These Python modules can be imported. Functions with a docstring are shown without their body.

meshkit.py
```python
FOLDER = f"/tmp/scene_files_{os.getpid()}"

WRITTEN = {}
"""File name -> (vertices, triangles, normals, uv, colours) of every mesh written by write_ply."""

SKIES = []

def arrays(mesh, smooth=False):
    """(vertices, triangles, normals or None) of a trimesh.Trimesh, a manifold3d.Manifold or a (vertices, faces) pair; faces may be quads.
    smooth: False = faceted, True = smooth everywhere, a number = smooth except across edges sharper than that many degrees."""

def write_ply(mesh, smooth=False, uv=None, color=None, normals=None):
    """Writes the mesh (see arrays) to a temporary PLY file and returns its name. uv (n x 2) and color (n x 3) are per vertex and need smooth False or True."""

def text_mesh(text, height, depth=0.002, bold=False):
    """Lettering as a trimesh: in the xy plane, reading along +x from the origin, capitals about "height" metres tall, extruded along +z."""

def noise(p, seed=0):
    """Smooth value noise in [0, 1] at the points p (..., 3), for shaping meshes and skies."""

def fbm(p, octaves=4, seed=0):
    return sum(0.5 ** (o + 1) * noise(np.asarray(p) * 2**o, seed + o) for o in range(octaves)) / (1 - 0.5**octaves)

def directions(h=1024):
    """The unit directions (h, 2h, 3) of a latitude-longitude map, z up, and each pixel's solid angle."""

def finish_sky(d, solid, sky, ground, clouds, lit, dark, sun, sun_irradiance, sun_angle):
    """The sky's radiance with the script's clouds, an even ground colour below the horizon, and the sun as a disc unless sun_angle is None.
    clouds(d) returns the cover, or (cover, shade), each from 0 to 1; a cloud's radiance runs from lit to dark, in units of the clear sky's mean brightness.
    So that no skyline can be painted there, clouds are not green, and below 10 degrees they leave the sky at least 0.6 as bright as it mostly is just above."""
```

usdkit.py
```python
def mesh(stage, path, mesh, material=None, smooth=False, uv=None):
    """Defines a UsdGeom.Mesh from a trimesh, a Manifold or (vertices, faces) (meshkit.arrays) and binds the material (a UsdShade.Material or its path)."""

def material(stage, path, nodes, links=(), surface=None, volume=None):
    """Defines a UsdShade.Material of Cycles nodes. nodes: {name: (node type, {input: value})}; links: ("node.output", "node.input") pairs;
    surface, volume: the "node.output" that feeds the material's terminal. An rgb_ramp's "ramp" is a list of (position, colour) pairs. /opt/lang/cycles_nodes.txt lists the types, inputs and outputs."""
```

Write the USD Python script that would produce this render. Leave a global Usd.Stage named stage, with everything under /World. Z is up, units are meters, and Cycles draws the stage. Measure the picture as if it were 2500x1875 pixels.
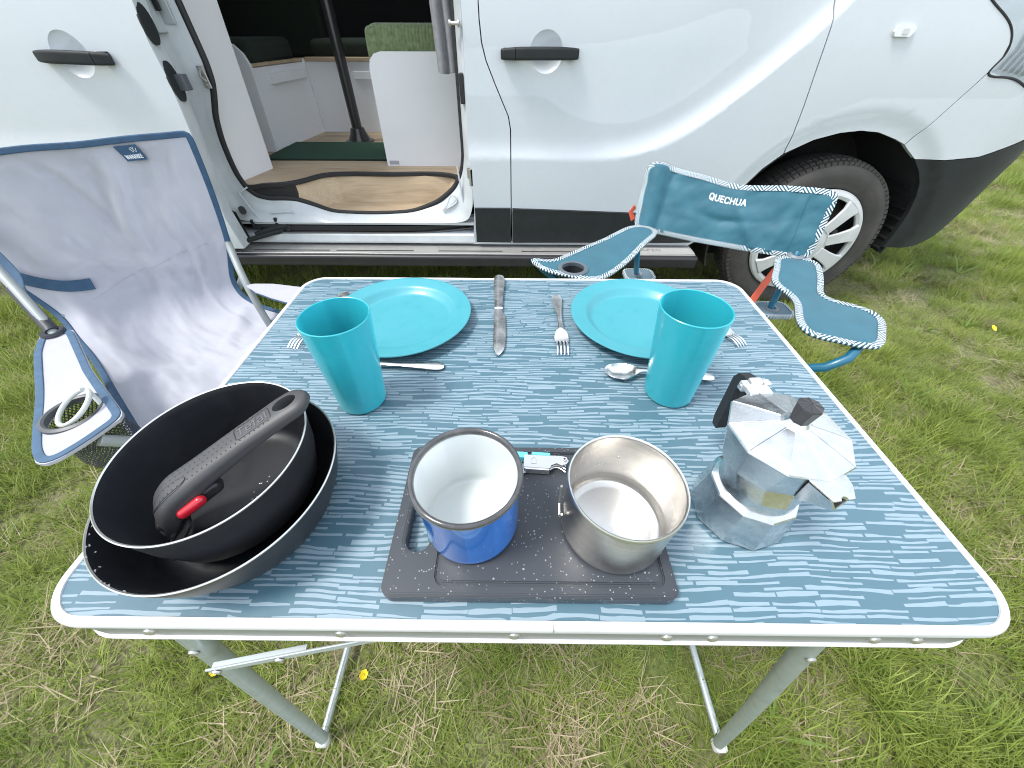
import math, random
import numpy as np, trimesh, manifold3d as mf
import usdkit, meshkit
from meshkit import fbm, noise
from pxr import Usd, UsdGeom, UsdLux, UsdShade, Gf, Sdf, Vt

random.seed(7); RNG = np.random.default_rng(7)
PI = math.pi
stage = Usd.Stage.CreateInMemory()
UsdGeom.SetStageUpAxis(stage, UsdGeom.Tokens.z); UsdGeom.SetStageMetersPerUnit(stage, 1.0)
W = UsdGeom.Xform.Define(stage, '/World'); stage.SetDefaultPrim(W.GetPrim())
UsdGeom.Scope.Define(stage, '/World/Looks')

# ------------------------------------------------------------------ camera, sky, sun, exposure
PITCH, YAW, ROLL, FPX = 0.77420225, 0.00640267, 0.00365999, 895.0
EXPOSURE = 1.62
SUN_EL, SUN_AZ = math.radians(62), math.radians(-108)      # azimuth from +y (towards the van), clockwise
cam = UsdGeom.Camera.Define(stage, '/World/camera')
_f = np.array([-math.sin(YAW) * math.cos(PITCH), math.cos(YAW) * math.cos(PITCH), -math.sin(PITCH)])
_r = np.array([math.cos(YAW), math.sin(YAW), 0]); _u = np.cross(_r, _f)
_r2 = math.cos(ROLL) * _r + math.sin(ROLL) * _u; _u2 = -math.sin(ROLL) * _r + math.cos(ROLL) * _u
M = np.eye(4); M[0, :3] = _r2; M[1, :3] = _u2; M[2, :3] = -_f; M[3, :3] = (0, 0, 1.0)
cam.AddTransformOp().Set(Gf.Matrix4d(M.tolist()))
cam.CreateHorizontalApertureAttr(36.0); cam.CreateVerticalApertureAttr(27.0)
cam.CreateFocalLengthAttr(36.0 * FPX / 2500); cam.CreateClippingRangeAttr(Gf.Vec2f(0.01, 500))
cam.CreateExposureAttr(EXPOSURE)

sun_dir = np.array([math.sin(SUN_AZ) * math.cos(SUN_EL), math.cos(SUN_AZ) * math.cos(SUN_EL), math.sin(SUN_EL)])
dome = UsdLux.DomeLight.Define(stage, '/World/sky'); dome.GetPrim().SetCustomDataByKey('kind', 'structure')
dm = usdkit.material(stage, '/World/Looks/sky_look', {
    'sky': ('sky_texture', {'sky_type': 'single_scattering', 'sun_disc': False, 'sun_elevation': SUN_EL, 'sun_rotation': SUN_AZ, 'aerosol_density': 2.0}),
    'tc': ('texture_coordinate', {}), 'mp': ('mapping', {'scale': (1.2, 1.2, 2.6)}),
    'n': ('noise_texture', {'scale': 1.7, 'detail': 5.0, 'roughness': 0.55}),
    'rp': ('rgb_ramp', {'ramp': [(0.0, (0.55,) * 3), (0.36, (0.6,) * 3), (0.66, (1, 1, 1)), (1.0, (1, 1, 1))]}),
    'mx': ('mix_color', {'b': (6.6, 7.2, 7.9), 'use_clamp': False}),
    'bg': ('background_shader', {'strength': 0.088})},
    [('tc.generated', 'mp.vector'), ('mp.vector', 'n.vector'), ('n.fac', 'rp.fac'), ('rp.color', 'mx.fac'), ('sky.color', 'mx.a'), ('mx.result', 'bg.color')], surface='bg.background')
UsdShade.MaterialBindingAPI.Apply(dome.GetPrim()).Bind(dm)
sun = UsdLux.DistantLight.Define(stage, '/World/sun')
sun.CreateNormalizeAttr(True); sun.CreateIntensityAttr(0.36); sun.CreateAngleAttr(15.0); sun.CreateColorAttr(Gf.Vec3f(1.0, 0.97, 0.92))
_z = sun_dir; _x = np.cross([0, 0, 1], _z); _x /= np.linalg.norm(_x); _y = np.cross(_z, _x)
Ms = np.eye(4); Ms[0, :3] = _x; Ms[1, :3] = _y; Ms[2, :3] = _z
sun.AddTransformOp().Set(Gf.Matrix4d(Ms.tolist()))

# ------------------------------------------------------------------ helpers
USED, LOC = set(), {}
def uniq(base):
    p, k = base, 0
    while p in USED:
        k += 1; p = f'{base}_{k:03d}'
    USED.add(p); return p
def tag(prim, label=None, cat=None, group=None, kind=None):
    for k, v in (('label', label), ('category', cat), ('group', group), ('kind', kind)):
        if v: prim.SetCustomDataByKey(k, v)
    return prim
def thing(name, label, cat, loc=(0, 0, 0), group=None):
    p = uniq('/World/' + name); x = UsdGeom.Xform.Define(stage, p); x.AddTranslateOp().Set(Gf.Vec3d(*map(float, loc)))
    LOC[p] = np.asarray(loc, float); tag(x.GetPrim(), label, cat, group); return p
def arr(m):
    if isinstance(m, mf.Manifold):
        q = m.to_mesh(); return trimesh.Trimesh(np.array(q.vert_properties[:, :3], float), np.array(q.tri_verts, int), process=False)
    if isinstance(m, (tuple, list)):
        if isinstance(m[0], (trimesh.Trimesh, mf.Manifold)): return trimesh.util.concatenate([arr(q) for q in m])
        v, f = np.asarray(m[0], float), np.asarray(m[1], int)
        if f.shape[1] == 4: f = np.vstack([f[:, [0, 1, 2]], f[:, [0, 2, 3]]])
        return trimesh.Trimesh(v, f, process=False)
    return m
def part(parent, name, mesh, mat, smooth=35, label=None, uv=None):
    """mesh in world coordinates, made a Mesh prim under the thing (or part) PARENT."""
    p = uniq(parent + '/' + name); root = '/'.join(p.split('/')[:3])
    m = arr(mesh).copy(); m.vertices = m.vertices - LOC.get(root, np.zeros(3))
    usdkit.mesh(stage, p, m, mat, smooth=True if uv is not None else smooth, uv=uv)
    if label: stage.GetPrimAtPath(p).SetCustomDataByKey('label', label)
    return p
def single(name, mesh, mat, label, cat, group=None, kind=None, smooth=35):
    p = uniq('/World/' + name); usdkit.mesh(stage, p, arr(mesh), mat, smooth=smooth); tag(stage.GetPrimAtPath(p), label, cat, group, kind); return p

def box(x0, x1, y0, y1, z0, z1, b=0.0):
    if b > 0: return rbox((x1 - x0, y1 - y0, z1 - z0), b, ((x0 + x1) / 2, (y0 + y1) / 2, (z0 + z1) / 2))
    m = trimesh.creation.box((x1 - x0, y1 - y0, z1 - z0)); m.apply_translation(((x0 + x1) / 2, (y0 + y1) / 2, (z0 + z1) / 2)); return m
def rbox(size, r, c=(0, 0, 0), n=12):
    h = np.maximum(np.asarray(size, float) / 2 - r, 1e-5); s = mf.Manifold.sphere(r, n)
    return arr(mf.Manifold.batch_hull([s.translate((c[0] + h[0] * a, c[1] + h[1] * b, c[2] + h[2] * d)) for a in (-1, 1) for b in (-1, 1) for d in (-1, 1)]))
def lathe(profile, n=64, c=(0, 0, 0), phase=0.0):
    pr = np.asarray(profile, float); a = np.arange(n) / n * 2 * PI + phase
    v = np.stack([pr[:, None, 0] * np.cos(a), pr[:, None, 0] * np.sin(a), np.repeat(pr[:, None, 1], n, 1)], -1).reshape(-1, 3) + np.asarray(c)
    f = []
    k = len(pr); j = np.arange(n); j2 = (j + 1) % n
    for i in range(k - 1):
        f.append(np.stack([i * n + j, i * n + j2, (i + 1) * n + j2, (i + 1) * n + j], 1))
    m = arr((v, np.vstack(f))); m.merge_vertices(); m.update_faces(m.nondegenerate_faces()); return m
def frames(P, closed=False, up=None):
    P = np.asarray(P, float)
    T = (np.roll(P, -1, 0) - np.roll(P, 1, 0)) if closed else np.gradient(P, axis=0)
    T /= np.linalg.norm(T, axis=1)[:, None] + 1e-12
    N = np.zeros_like(P)
    if up is not None:
        U = np.broadcast_to(np.asarray(up, float), P.shape); N = U - (U * T).sum(1)[:, None] * T
        N /= np.linalg.norm(N, axis=1)[:, None] + 1e-12
    else:
        a = np.array([0, 0, 1.0]) if abs(T[0, 2]) < .9 else np.array([1.0, 0, 0])
        n = a - a @ T[0] * T[0]; N[0] = n / np.linalg.norm(n)
        for i in range(1, len(P)):
            n = N[i - 1] - N[i - 1] @ T[i] * T[i]; N[i] = n / (np.linalg.norm(n) + 1e-12)
    return T, N, np.cross(T, N)
def sweep(P, section, closed=False, up=None, scale=None, cap=True):
    """section: (k,2) closed outline in (N, B) coordinates; P polyline."""
    P = np.asarray(P, float); T, N, B = frames(P, closed, up); s = np.asarray(section, float); k, n = len(s), len(P)
    sc = np.ones(n) if scale is None else np.asarray(scale, float)
    v = (P[:, None] + sc[:, None, None] * (s[None, :, :1] * N[:, None] + s[None, :, 1:] * B[:, None])).reshape(-1, 3)
    j = np.arange(k); j2 = (j + 1) % k; f = []
    for i in range(n if closed else n - 1):
        a, b = i * k, ((i + 1) % n) * k
        f.append(np.stack([a + j, a + j2, b + j2, b + j], 1))
    f = np.vstack(f); t = np.vstack([f[:, [0, 1, 2]], f[:, [0, 2, 3]]])
    if cap and not closed:
        v = np.vstack([v, v[:k].mean(0), v[-k:].mean(0)]); e = (n - 1) * k
        t = np.vstack([t, np.stack([j2, j, np.full(k, n * k)], 1), np.stack([e + j, e + j2, np.full(k, n * k + 1)], 1)])
    return trimesh.Trimesh(v, t, process=False)
def circ(r, n=12, ry=None):
    a = np.arange(n) / n * 2 * PI; return np.stack([r * np.cos(a), (ry or r) * np.sin(a)], 1)
def spline(P, n=40, closed=False):
    from scipy.interpolate import CubicSpline
    P = np.asarray(P, float)
    if closed: P = np.vstack([P, P[:1]])
    d = np.r_[0, np.cumsum(np.linalg.norm(np.diff(P, axis=0), axis=1))]
    q = CubicSpline(d, P, bc_type='periodic' if closed else 'natural')(np.linspace(0, d[-1], n + (1 if closed else 0)))
    return q[:-1] if closed else q
def resample(P, n, closed=False):
    P = np.asarray(P, float)
    if closed: P = np.vstack([P, P[:1]])
    d = np.r_[0, np.cumsum(np.linalg.norm(np.diff(P, axis=0), axis=1))]; t = np.linspace(0, d[-1], n, endpoint=not closed)
    return np.stack([np.interp(t, d, P[:, k]) for k in range(P.shape[1])], 1)
def tube(P, r, n=12, closed=False, scale=None): return sweep(P, circ(r, n), closed, scale=scale)
def sheet(G, t):
    """closed shell of thickness t about the grid G (n,m,3)."""
    du, dv = np.gradient(G, axis=0), np.gradient(G, axis=1); N = np.cross(du, dv); N /= np.linalg.norm(N, axis=2, keepdims=True) + 1e-12
    n, m = G.shape[:2]; v = np.vstack([(G + N * t / 2).reshape(-1, 3), (G - N * t / 2).reshape(-1, 3)]); o = n * m
    i, j = np.meshgrid(np.arange(n - 1), np.arange(m - 1), indexing='ij'); a = (i * m + j).ravel(); b = a + 1; c2 = a + m + 1; d = a + m
    f = [np.stack([a, d, c2, b], 1), np.stack([a, b, c2, d], 1) + o]
    ring = [k for k in range(m)] + [k * m + m - 1 for k in range(1, n)] + [(n - 1) * m + k for k in range(m - 2, -1, -1)] + [k * m for k in range(n - 2, 0, -1)]
    ring = np.array(ring); r2 = np.roll(ring, -1); f.append(np.stack([ring, r2, r2 + o, ring + o], 1))
    return arr((v, np.vstack(f)))
def prism(poly, h, res=None, holes=()):
    cs = mf.CrossSection([np.asarray(p, float) for p in (poly, *holes)], mf.FillRule.EvenOdd)
    m = mf.Manifold.extrude(cs, h)
    return m.refine_to_length(res) if res else m
def rpoly(x0, x1, y0, y1, r, n=8):
    o = []
    for cx, cy, a0 in ((x1 - r, y1 - r, 0), (x0 + r, y1 - r, 90), (x0 + r, y0 + r, 180), (x1 - r, y0 + r, 270)):
        for k in range(n + 1):
            a = math.radians(a0 + 90 * k / n); o.append((cx + r * math.cos(a), cy + r * math.sin(a)))
    return np.array(o)
def place(m, X=(1, 0, 0), Y=(0, 1, 0), Z=(0, 0, 1), o=(0, 0, 0)):
    m = arr(m).copy(); m.vertices = m.vertices @ np.array([X, Y, Z], float) + np.asarray(o, float); return m
def smooth01(t): t = np.clip(t, 0, 1); return t * t * (3 - 2 * t)

# ------------------------------------------------------------------ materials
def mat(name, color, rough=0.5, metal=0.0, coat=0.0, var=0.0, vscale=30.0, bump=0.0, bscale=200.0, bdist=0.001, color2=None, rvar=0.0, **kw):
    nodes = {'p': ('principled_bsdf', {'base_color': color, 'roughness': rough, 'metallic': metal, 'coat_weight': coat, **kw}), 'g': ('geometry', {})}
    links = []
    if var > 0 or color2 is not None:
        c2 = color2 if color2 is not None else tuple(max(0, x * (1 - var)) for x in color)
        nodes['n'] = ('noise_texture', {'scale': vscale, 'detail': 4.0, 'roughness': 0.6})
        nodes['r'] = ('rgb_ramp', {'ramp': [(0.3, c2), (0.7, color)]})
        links += [('g.position', 'n.vector'), ('n.fac', 'r.fac'), ('r.color', 'p.base_color')]
    if rvar > 0:
        nodes['n3'] = ('noise_texture', {'scale': 45.0, 'detail': 5.0}); nodes['mr'] = ('map_range', {'from_min': 0.3, 'from_max': 0.7, 'to_min': max(0.02, rough - rvar), 'to_max': rough + rvar, 'clamp': True})
        links += [('g.position', 'n3.vector'), ('n3.fac', 'mr.value'), ('mr.result', 'p.roughness')]
    if bump > 0:
        nodes['n2'] = ('noise_texture', {'scale': bscale, 'detail': 3.0}); nodes['b'] = ('bump', {'strength': bump, 'distance': bdist})
        links += [('g.position', 'n2.vector'), ('n2.fac', 'b.height'), ('b.normal', 'p.normal')]
    return usdkit.material(stage, '/World/Looks/' + name, nodes, links, surface='p.BSDF')
paint = mat('white_paint', (.525, .555, .585), .36, coat=.3, coat_roughness=.22, var=.05, vscale=2.5, rvar=.06)
jambpaint = mat('jamb_paint', (.53, .56, .58), .4, coat=.25, var=.18, vscale=9, rvar=.1)
blkplastic = mat('black_plastic', (.016, .019, .020), .6, specular_ior_level=.3, var=.3, vscale=25, bump=.25, bscale=900, bdist=.0006)
rubber = mat('rubber', (.013, .013, .014), .6, var=.3, vscale=40)
tyremat = mat('tyre_rubber', (.03, .028, .027), .75, color2=(.055, .05, .045), vscale=14, bump=.3, bscale=300)
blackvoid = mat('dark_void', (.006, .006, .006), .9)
liner = mat('arch_liner', (.012, .012, .013), .7, bump=.4, bscale=120, bdist=.002)
capmat = mat('wheel_cover_silver', (.55, .56, .57), .38, metal=.25, var=.12, vscale=30)
stepmetal = mat('step_metal', (.44, .43, .41), .42, metal=.55, var=.15, vscale=12, rvar=.1)
steelpart = mat('zinc_steel', (.5, .49, .46), .4, metal=.9, var=.2, vscale=60)
chrome = mat('polished_steel', (.78, .77, .76), .28, metal=1.0, rvar=.08)
whitelam = mat('white_laminate', (.74, .74, .755), .45, var=.03, vscale=6)
greylens = mat('indicator_lens', (.62, .63, .62), .2, coat=.5)
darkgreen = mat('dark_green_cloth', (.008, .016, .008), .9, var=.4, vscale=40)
rugmat = mat('green_rug', (.012, .05, .03), .95, color2=(.03, .075, .045), vscale=250, bump=.6, bscale=600)
rugedge = mat('rug_edge', (.006, .012, .01), .9)
curtain_m = mat('grey_curtain', (.26, .26, .27), .9, var=.25, vscale=50, bump=.3, bscale=400)
polemat = mat('black_pole', (.012, .012, .012), .3, coat=.4)
def wood(name, a, b, sx=1.0):
    return usdkit.material(stage, '/World/Looks/' + name, {
        'g': ('geometry', {}),
        'mp': ('mapping', {'scale': (2.2 * sx, 16.0, 16.0)}),
        'n': ('noise_texture', {'scale': 1.0, 'detail': 6.0, 'roughness': .62, 'distortion': 1.2}), 'mp2': ('mapping', {'scale': (6.0, 140.0, 140.0)}),
        'n2': ('noise_texture', {'scale': 1.0, 'detail': 3.0}), 'mx': ('mix_float', {'fac': .35}),
        'r': ('rgb_ramp', {'ramp': [(.32, b), (.52, a), (.68, tuple(x * 1.12 for x in a))]}), 'p': ('principled_bsdf', {'roughness': .5})},
        [('g.position', 'mp.vector'), ('mp.vector', 'n.vector'), ('g.position', 'mp2.vector'), ('mp2.vector', 'n2.vector'), ('n.fac', 'mx.a'), ('n2.fac', 'mx.b'), ('mx.result', 'r.fac'), ('r.color', 'p.base_color')], surface='p.BSDF')
oak = wood('oak_floor', (.42, .31, .20), (.27, .19, .115)); oak2 = wood('oak_floor_pale', (.47, .355, .235), (.33, .24, .15), .7); oakwell = wood('oak_well', (.52, .40, .27), (.38, .28, .175), 1.4)
tabwhite = mat('white_aluminium', (.58, .58, .59), .42, metal=.1, var=.06, vscale=40, rvar=.08)
webgrey = mat('web_aluminium', (.24, .245, .235), .4, metal=.3)
legmat = mat('leg_tube_grey', (.36, .40, .40), .38, metal=.55, var=.12, vscale=50, rvar=.08)
bracemat = mat('brace_steel', (.42, .46, .47), .42, metal=.5)
footcap = mat('foot_cap_plastic', (.55, .56, .54), .5)
cyan = mat('cyan_plate_plastic', (.055, .28, .33), .38, var=.06, vscale=18, coat=.1, rvar=.08)
cyan2 = mat('cyan_cup_plastic', (.024, .335, .395), .27, coat=.2, var=.05, vscale=30, rvar=.06)
nonstick = mat('nonstick_black', (.009, .010, .012), .40, specular_ior_level=.32, var=.25, vscale=60, bump=.15, bscale=1200, bdist=.0004, rvar=.08)
panout = mat('pan_outside_black', (.015, .016, .018), .42, specular_ior_level=.3, var=.3, vscale=40)
panrim = mat('pan_rim_aluminium', (.62, .62, .60), .32, metal=.9)
handlemat = mat('handle_soft_grip', (.040, .040, .042), .5, var=.15, vscale=60)
handledark = mat('handle_hard_black', (.014, .014, .015), .35)
red = mat('red_button', (.42, .012, .025), .3, coat=.3)
enblue = mat('blue_enamel', (.010, .085, .29), .14, coat=.7, var=.12, vscale=60)
enwhite = mat('white_enamel', (.64, .67, .665), .15, coat=.5)
enrim = mat('dark_enamel_rim', (.03, .03, .032), .15, coat=.6, color2=(.07, .07, .07), vscale=70)
gripcyan = mat('cyan_tab', (.12, .55, .70), .4)
yellow = mat('yellow_petal', (.85, .62, .01), .5)
orange = mat('orange_strap', (.62, .10, .05), .7)
teal = mat('teal_cloth', (.011, .086, .125), .62, color2=(.017, .110, .157), vscale=20, bump=.5, bscale=1500, bdist=.0006, sheen_weight=.15)
tealtube = mat('teal_tube', (.008, .10, .17), .4, coat=.2)
grommet = mat('grommet_grey', (.16, .18, .20), .5)
greycloth = mat('pale_grey_cloth', (.362, .366, .410), .85, color2=(.325, .33, .375), vscale=14, bump=.55, bscale=1300, bdist=.0007, sheen_weight=.2)
whitecloth = mat('white_cloth', (.37, .37, .41), .85, var=.08, vscale=20, bump=.5, bscale=1300, bdist=.0006)
navy = mat('navy_binding', (.016, .05, .10), .75, color2=(.026, .07, .135), vscale=60, bump=.5, bscale=1200)
frametube = mat('frame_tube_grey', (.26, .285, .285), .55, metal=.2, var=.1)
darktube = mat('dark_sleeve', (.02, .022, .03), .5)
cordmat = mat('grey_cord', (.46, .49, .47), .5)
alu = usdkit.material(stage, '/World/Looks/cast_aluminium', {
    'g': ('geometry', {}), 'n': ('noise_texture', {'scale': 90.0, 'detail': 5.0, 'roughness': .6}), 'n2': ('noise_texture', {'scale': 700.0, 'detail': 2.0}),
    'r': ('rgb_ramp', {'ramp': [(.3, (.56, .57, .575)), (.7, (.67, .68, .685))]}), 'mr': ('map_range', {'from_min': .3, 'from_max': .7, 'to_min': .2, 'to_max': .32, 'clamp': True}),
    'b': ('bump', {'strength': .12, 'distance': .0004}), 'p': ('principled_bsdf', {'metallic': 1.0})},
    [('g.position', 'n.vector'), ('g.position', 'n2.vector'), ('n.fac', 'r.fac'), ('r.color', 'p.base_color'), ('n.fac', 'mr.value'), ('mr.result', 'p.roughness'), ('n2.fac', 'b.height'), ('b.normal', 'p.normal')], surface='p.BSDF')
brushed = usdkit.material(stage, '/World/Looks/brushed_steel', {
    'g': ('geometry', {}), 'mp': ('mapping', {'scale': (6, 6, 900)}), 'n': ('noise_texture', {'scale': 1.0, 'detail': 3.0}), 'n2': ('noise_texture', {'scale': 40.0, 'detail': 4.0}),
    'r': ('rgb_ramp', {'ramp': [(.3, (.53, .515, .49)), (.7, (.64, .625, .60))]}), 'b': ('bump', {'strength': .35, 'distance': .0003}),
    'mr': ('map_range', {'from_min': .3, 'from_max': .7, 'to_min': .27, 'to_max': .36, 'clamp': True}), 'tg': ('tangent', {'direction_type': 'radial', 'axis': 'z'}),
    'p': ('principled_bsdf', {'metallic': 1.0, 'anisotropic': .6})},
    [('g.position', 'mp.vector'), ('mp.vector', 'n.vector'), ('g.position', 'n2.vector'), ('n.fac', 'r.fac'), ('r.color', 'p.base_color'), ('n2.fac', 'mr.value'), ('mr.result', 'p.roughness'), ('n.fac', 'b.height'), ('b.normal', 'p.normal')], surface='p.BSDF')
boardmat = usdkit.material(stage, '/World/Looks/speckled_board', {
    'g': ('geometry', {}), 'v': ('voronoi_texture', {'scale': 210.0, 'feature': 'f1'}), 'sc': ('separate_color', {}), 'a': ('math', {'math_type': 'less_than', 'value2': .17}),
    'b': ('math', {'math_type': 'greater_than', 'value2': .87}), 'm': ('math', {'math_type': 'multiply'}),
    'v2': ('voronoi_texture', {'scale': 520.0}), 'sc2': ('separate_color', {}), 'a2': ('math', {'math_type': 'less_than', 'value2': .28}), 'b2': ('math', {'math_type': 'greater_than', 'value2': .86}), 'm2': ('math', {'math_type': 'multiply'}), 'mm': ('math', {'math_type': 'maximum'}),
    'mx': ('mix_color', {'a': (.032, .037, .045), 'b': (.24, .25, .27)}), 'p': ('principled_bsdf', {'roughness': .42})},
    [('g.position', 'v.vector'), ('v.color', 'sc.color'), ('v.distance', 'a.value1'), ('sc.r', 'b.value1'), ('a.value', 'm.value1'), ('b.value', 'm.value2'),
     ('g.position', 'v2.vector'), ('v2.color', 'sc2.color'), ('v2.distance', 'a2.value1'), ('sc2.r', 'b2.value1'), ('a2.value', 'm2.value1'), ('b2.value', 'm2.value2'),
     ('m.value', 'mm.value1'), ('m2.value', 'mm.value2'), ('mm.value', 'mx.fac'), ('mx.result', 'p.base_color')], surface='p.BSDF')
# printed dashes of the table top: rows along y, dashes along x, wavy, of uneven thickness
def tabletop_material():
    n, l = {'g': ('geometry', {}), 's': ('separate_xyz', {}), 'p': ('principled_bsdf', {'roughness': .36, 'specular_ior_level': .5})}, [('g.position', 's.vector')]
    def M(name, op, a, b=None, c=None):
        ins = {'math_type': op}
        for k, v in (('value1', a), ('value2', b), ('value3', c)):
            if v is None: continue
            if isinstance(v, str): l.append((v, name + '.' + k))
            else: ins[k] = v
        n[name] = ('math', ins); return name + '.value'
    n['mpw'] = ('mapping', {'scale': (22, 90, 1)}); n['nw'] = ('noise_texture', {'scale': 1.0, 'detail': 2.0}); l += [('g.position', 'mpw.vector'), ('mpw.vector', 'nw.vector')]
    n['mpv'] = ('mapping', {'scale': (7, 22, 1)}); n['nv'] = ('noise_texture', {'scale': 1.0, 'detail': 1.0}); l += [('g.position', 'mpv.vector'), ('mpv.vector', 'nv.vector')]
    w = M('w1', 'multiply_add', 'nw.fac', .0042, M('w0', 'multiply_add', 'nv.fac', .016, -.010))
    y = M('y1', 'add', 's.y', w)
    yr = M('y2', 'divide', y, .0047)
    row = M('row', 'floor', yr); fy = M('fy', 'fraction', yr)
    n['nr'] = ('noise_texture', {'dimensions': '1D', 'scale': 1.0, 'detail': 1.0}); ri = M('ri', 'multiply', row, .29); l.append((ri, 'nr.w'))
    n['wr'] = ('white_noise_texture', {'dimensions': '1D'}); l.append((row, 'wr.w'))
    off = M('of', 'multiply_add', 'wr.value', .35, M('of2', 'multiply', 'nr.fac', 5.0))
    xr = M('xr', 'divide', 's.x', .034); xs = M('xs', 'add', xr, off); col = M('col', 'floor', xs); fx = M('fx', 'fraction', xs)
    n['cv'] = ('combine_xyz', {}); l += [(row, 'cv.x'), (col, 'cv.y')]
    n['wn'] = ('white_noise_texture', {'dimensions': '2D'}); l.append(('cv.vector', 'wn.vector'))
    n['sc'] = ('separate_color', {}); l.append(('wn.color', 'sc.color'))
    th = M('th', 'multiply_add', 'sc.r', .42, .26)                           # thickness of the pale dash
    n['mpt'] = ('mapping', {'scale': (55, 260, 1)}); n['nt'] = ('noise_texture', {'scale': 1.0, 'detail': 1.0}); l += [('g.position', 'mpt.vector'), ('mpt.vector', 'nt.vector')]
    th = M('thn', 'add', th, M('thm', 'multiply_add', 'nt.fac', .5, -.25))
    tap = M('tp', 'multiply_add', fx, M('tp1', 'multiply_add', 'sc.g', .4, -.2), th)
    lo = M('lo', 'multiply_add', 'sc.b', .35, .04)
    hi = M('hi', 'add', lo, tap)
    a = M('a', 'greater_than', fy, lo); b = M('b', 'less_than', fy, hi); on = M('on', 'multiply', a, b)
    ex = M('ex', 'greater_than', 'wn.value', .13); e1 = M('e1', 'less_than', fx, M('e2', 'multiply_add', 'sc.g', .16, .90))
    on2 = M('on2', 'multiply', on, M('on3', 'multiply', ex, e1))
    n['mx'] = ('mix_color', {'a': (.064, .130, .168), 'b': (.205, .278, .326)}); l += [(on2, 'mx.fac'), ('mx.result', 'p.base_color')]
    n['ns'] = ('noise_texture', {'scale': 14.0, 'detail': 6.0, 'roughness': .65}); n['ms'] = ('map_range', {'from_min': .3, 'from_max': .7, 'to_min': .28, 'to_max': .46, 'clamp': True}); l += [('g.position', 'ns.vector'), ('ns.fac', 'ms.value'), ('ms.result', 'p.roughness')]
    return usdkit.material(stage, '/World/Looks/printed_table_top', n, l, surface='p.BSDF')
topmat = tabletop_material()
# hatched white and teal binding (stripes follow the binding's own length)
bindmat = usdkit.material(stage, '/World/Looks/hatched_binding', {
    'tc': ('texture_coordinate', {}), 's': ('separate_xyz', {}), 'blk': ('math', {'math_type': 'multiply', 'value2': 34.0}), 'fl': ('math', {'math_type': 'floor'}), 'md': ('math', {'math_type': 'floored_modulo', 'value2': 2.0}),
    'sg': ('math', {'math_type': 'multiply_add', 'value2': 2.0, 'value3': -1.0}), 'vv': ('math', {'math_type': 'multiply'}), 'ad': ('math', {'math_type': 'add'}), 'mu': ('math', {'math_type': 'multiply', 'value2': 115.0}), 'fr': ('math', {'math_type': 'fraction'}),
    'lt': ('math', {'math_type': 'less_than', 'value2': .48}), 'mx': ('mix_color', {'a': (.010, .07, .105), 'b': (.55, .57, .58)}), 'p': ('principled_bsdf', {'roughness': .8})},
    [('tc.UV', 's.vector'), ('s.x', 'blk.value1'), ('blk.value', 'fl.value1'), ('fl.value', 'md.value1'), ('md.value', 'sg.value1'), ('sg.value', 'vv.value1'), ('s.y', 'vv.value2'), ('s.x', 'ad.value1'), ('vv.value', 'ad.value2'), ('ad.value', 'mu.value1'), ('mu.value', 'fr.value1'), ('fr.value', 'lt.value1'), ('lt.value', 'mx.fac'), ('mx.result', 'p.base_color')], surface='p.BSDF')
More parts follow.
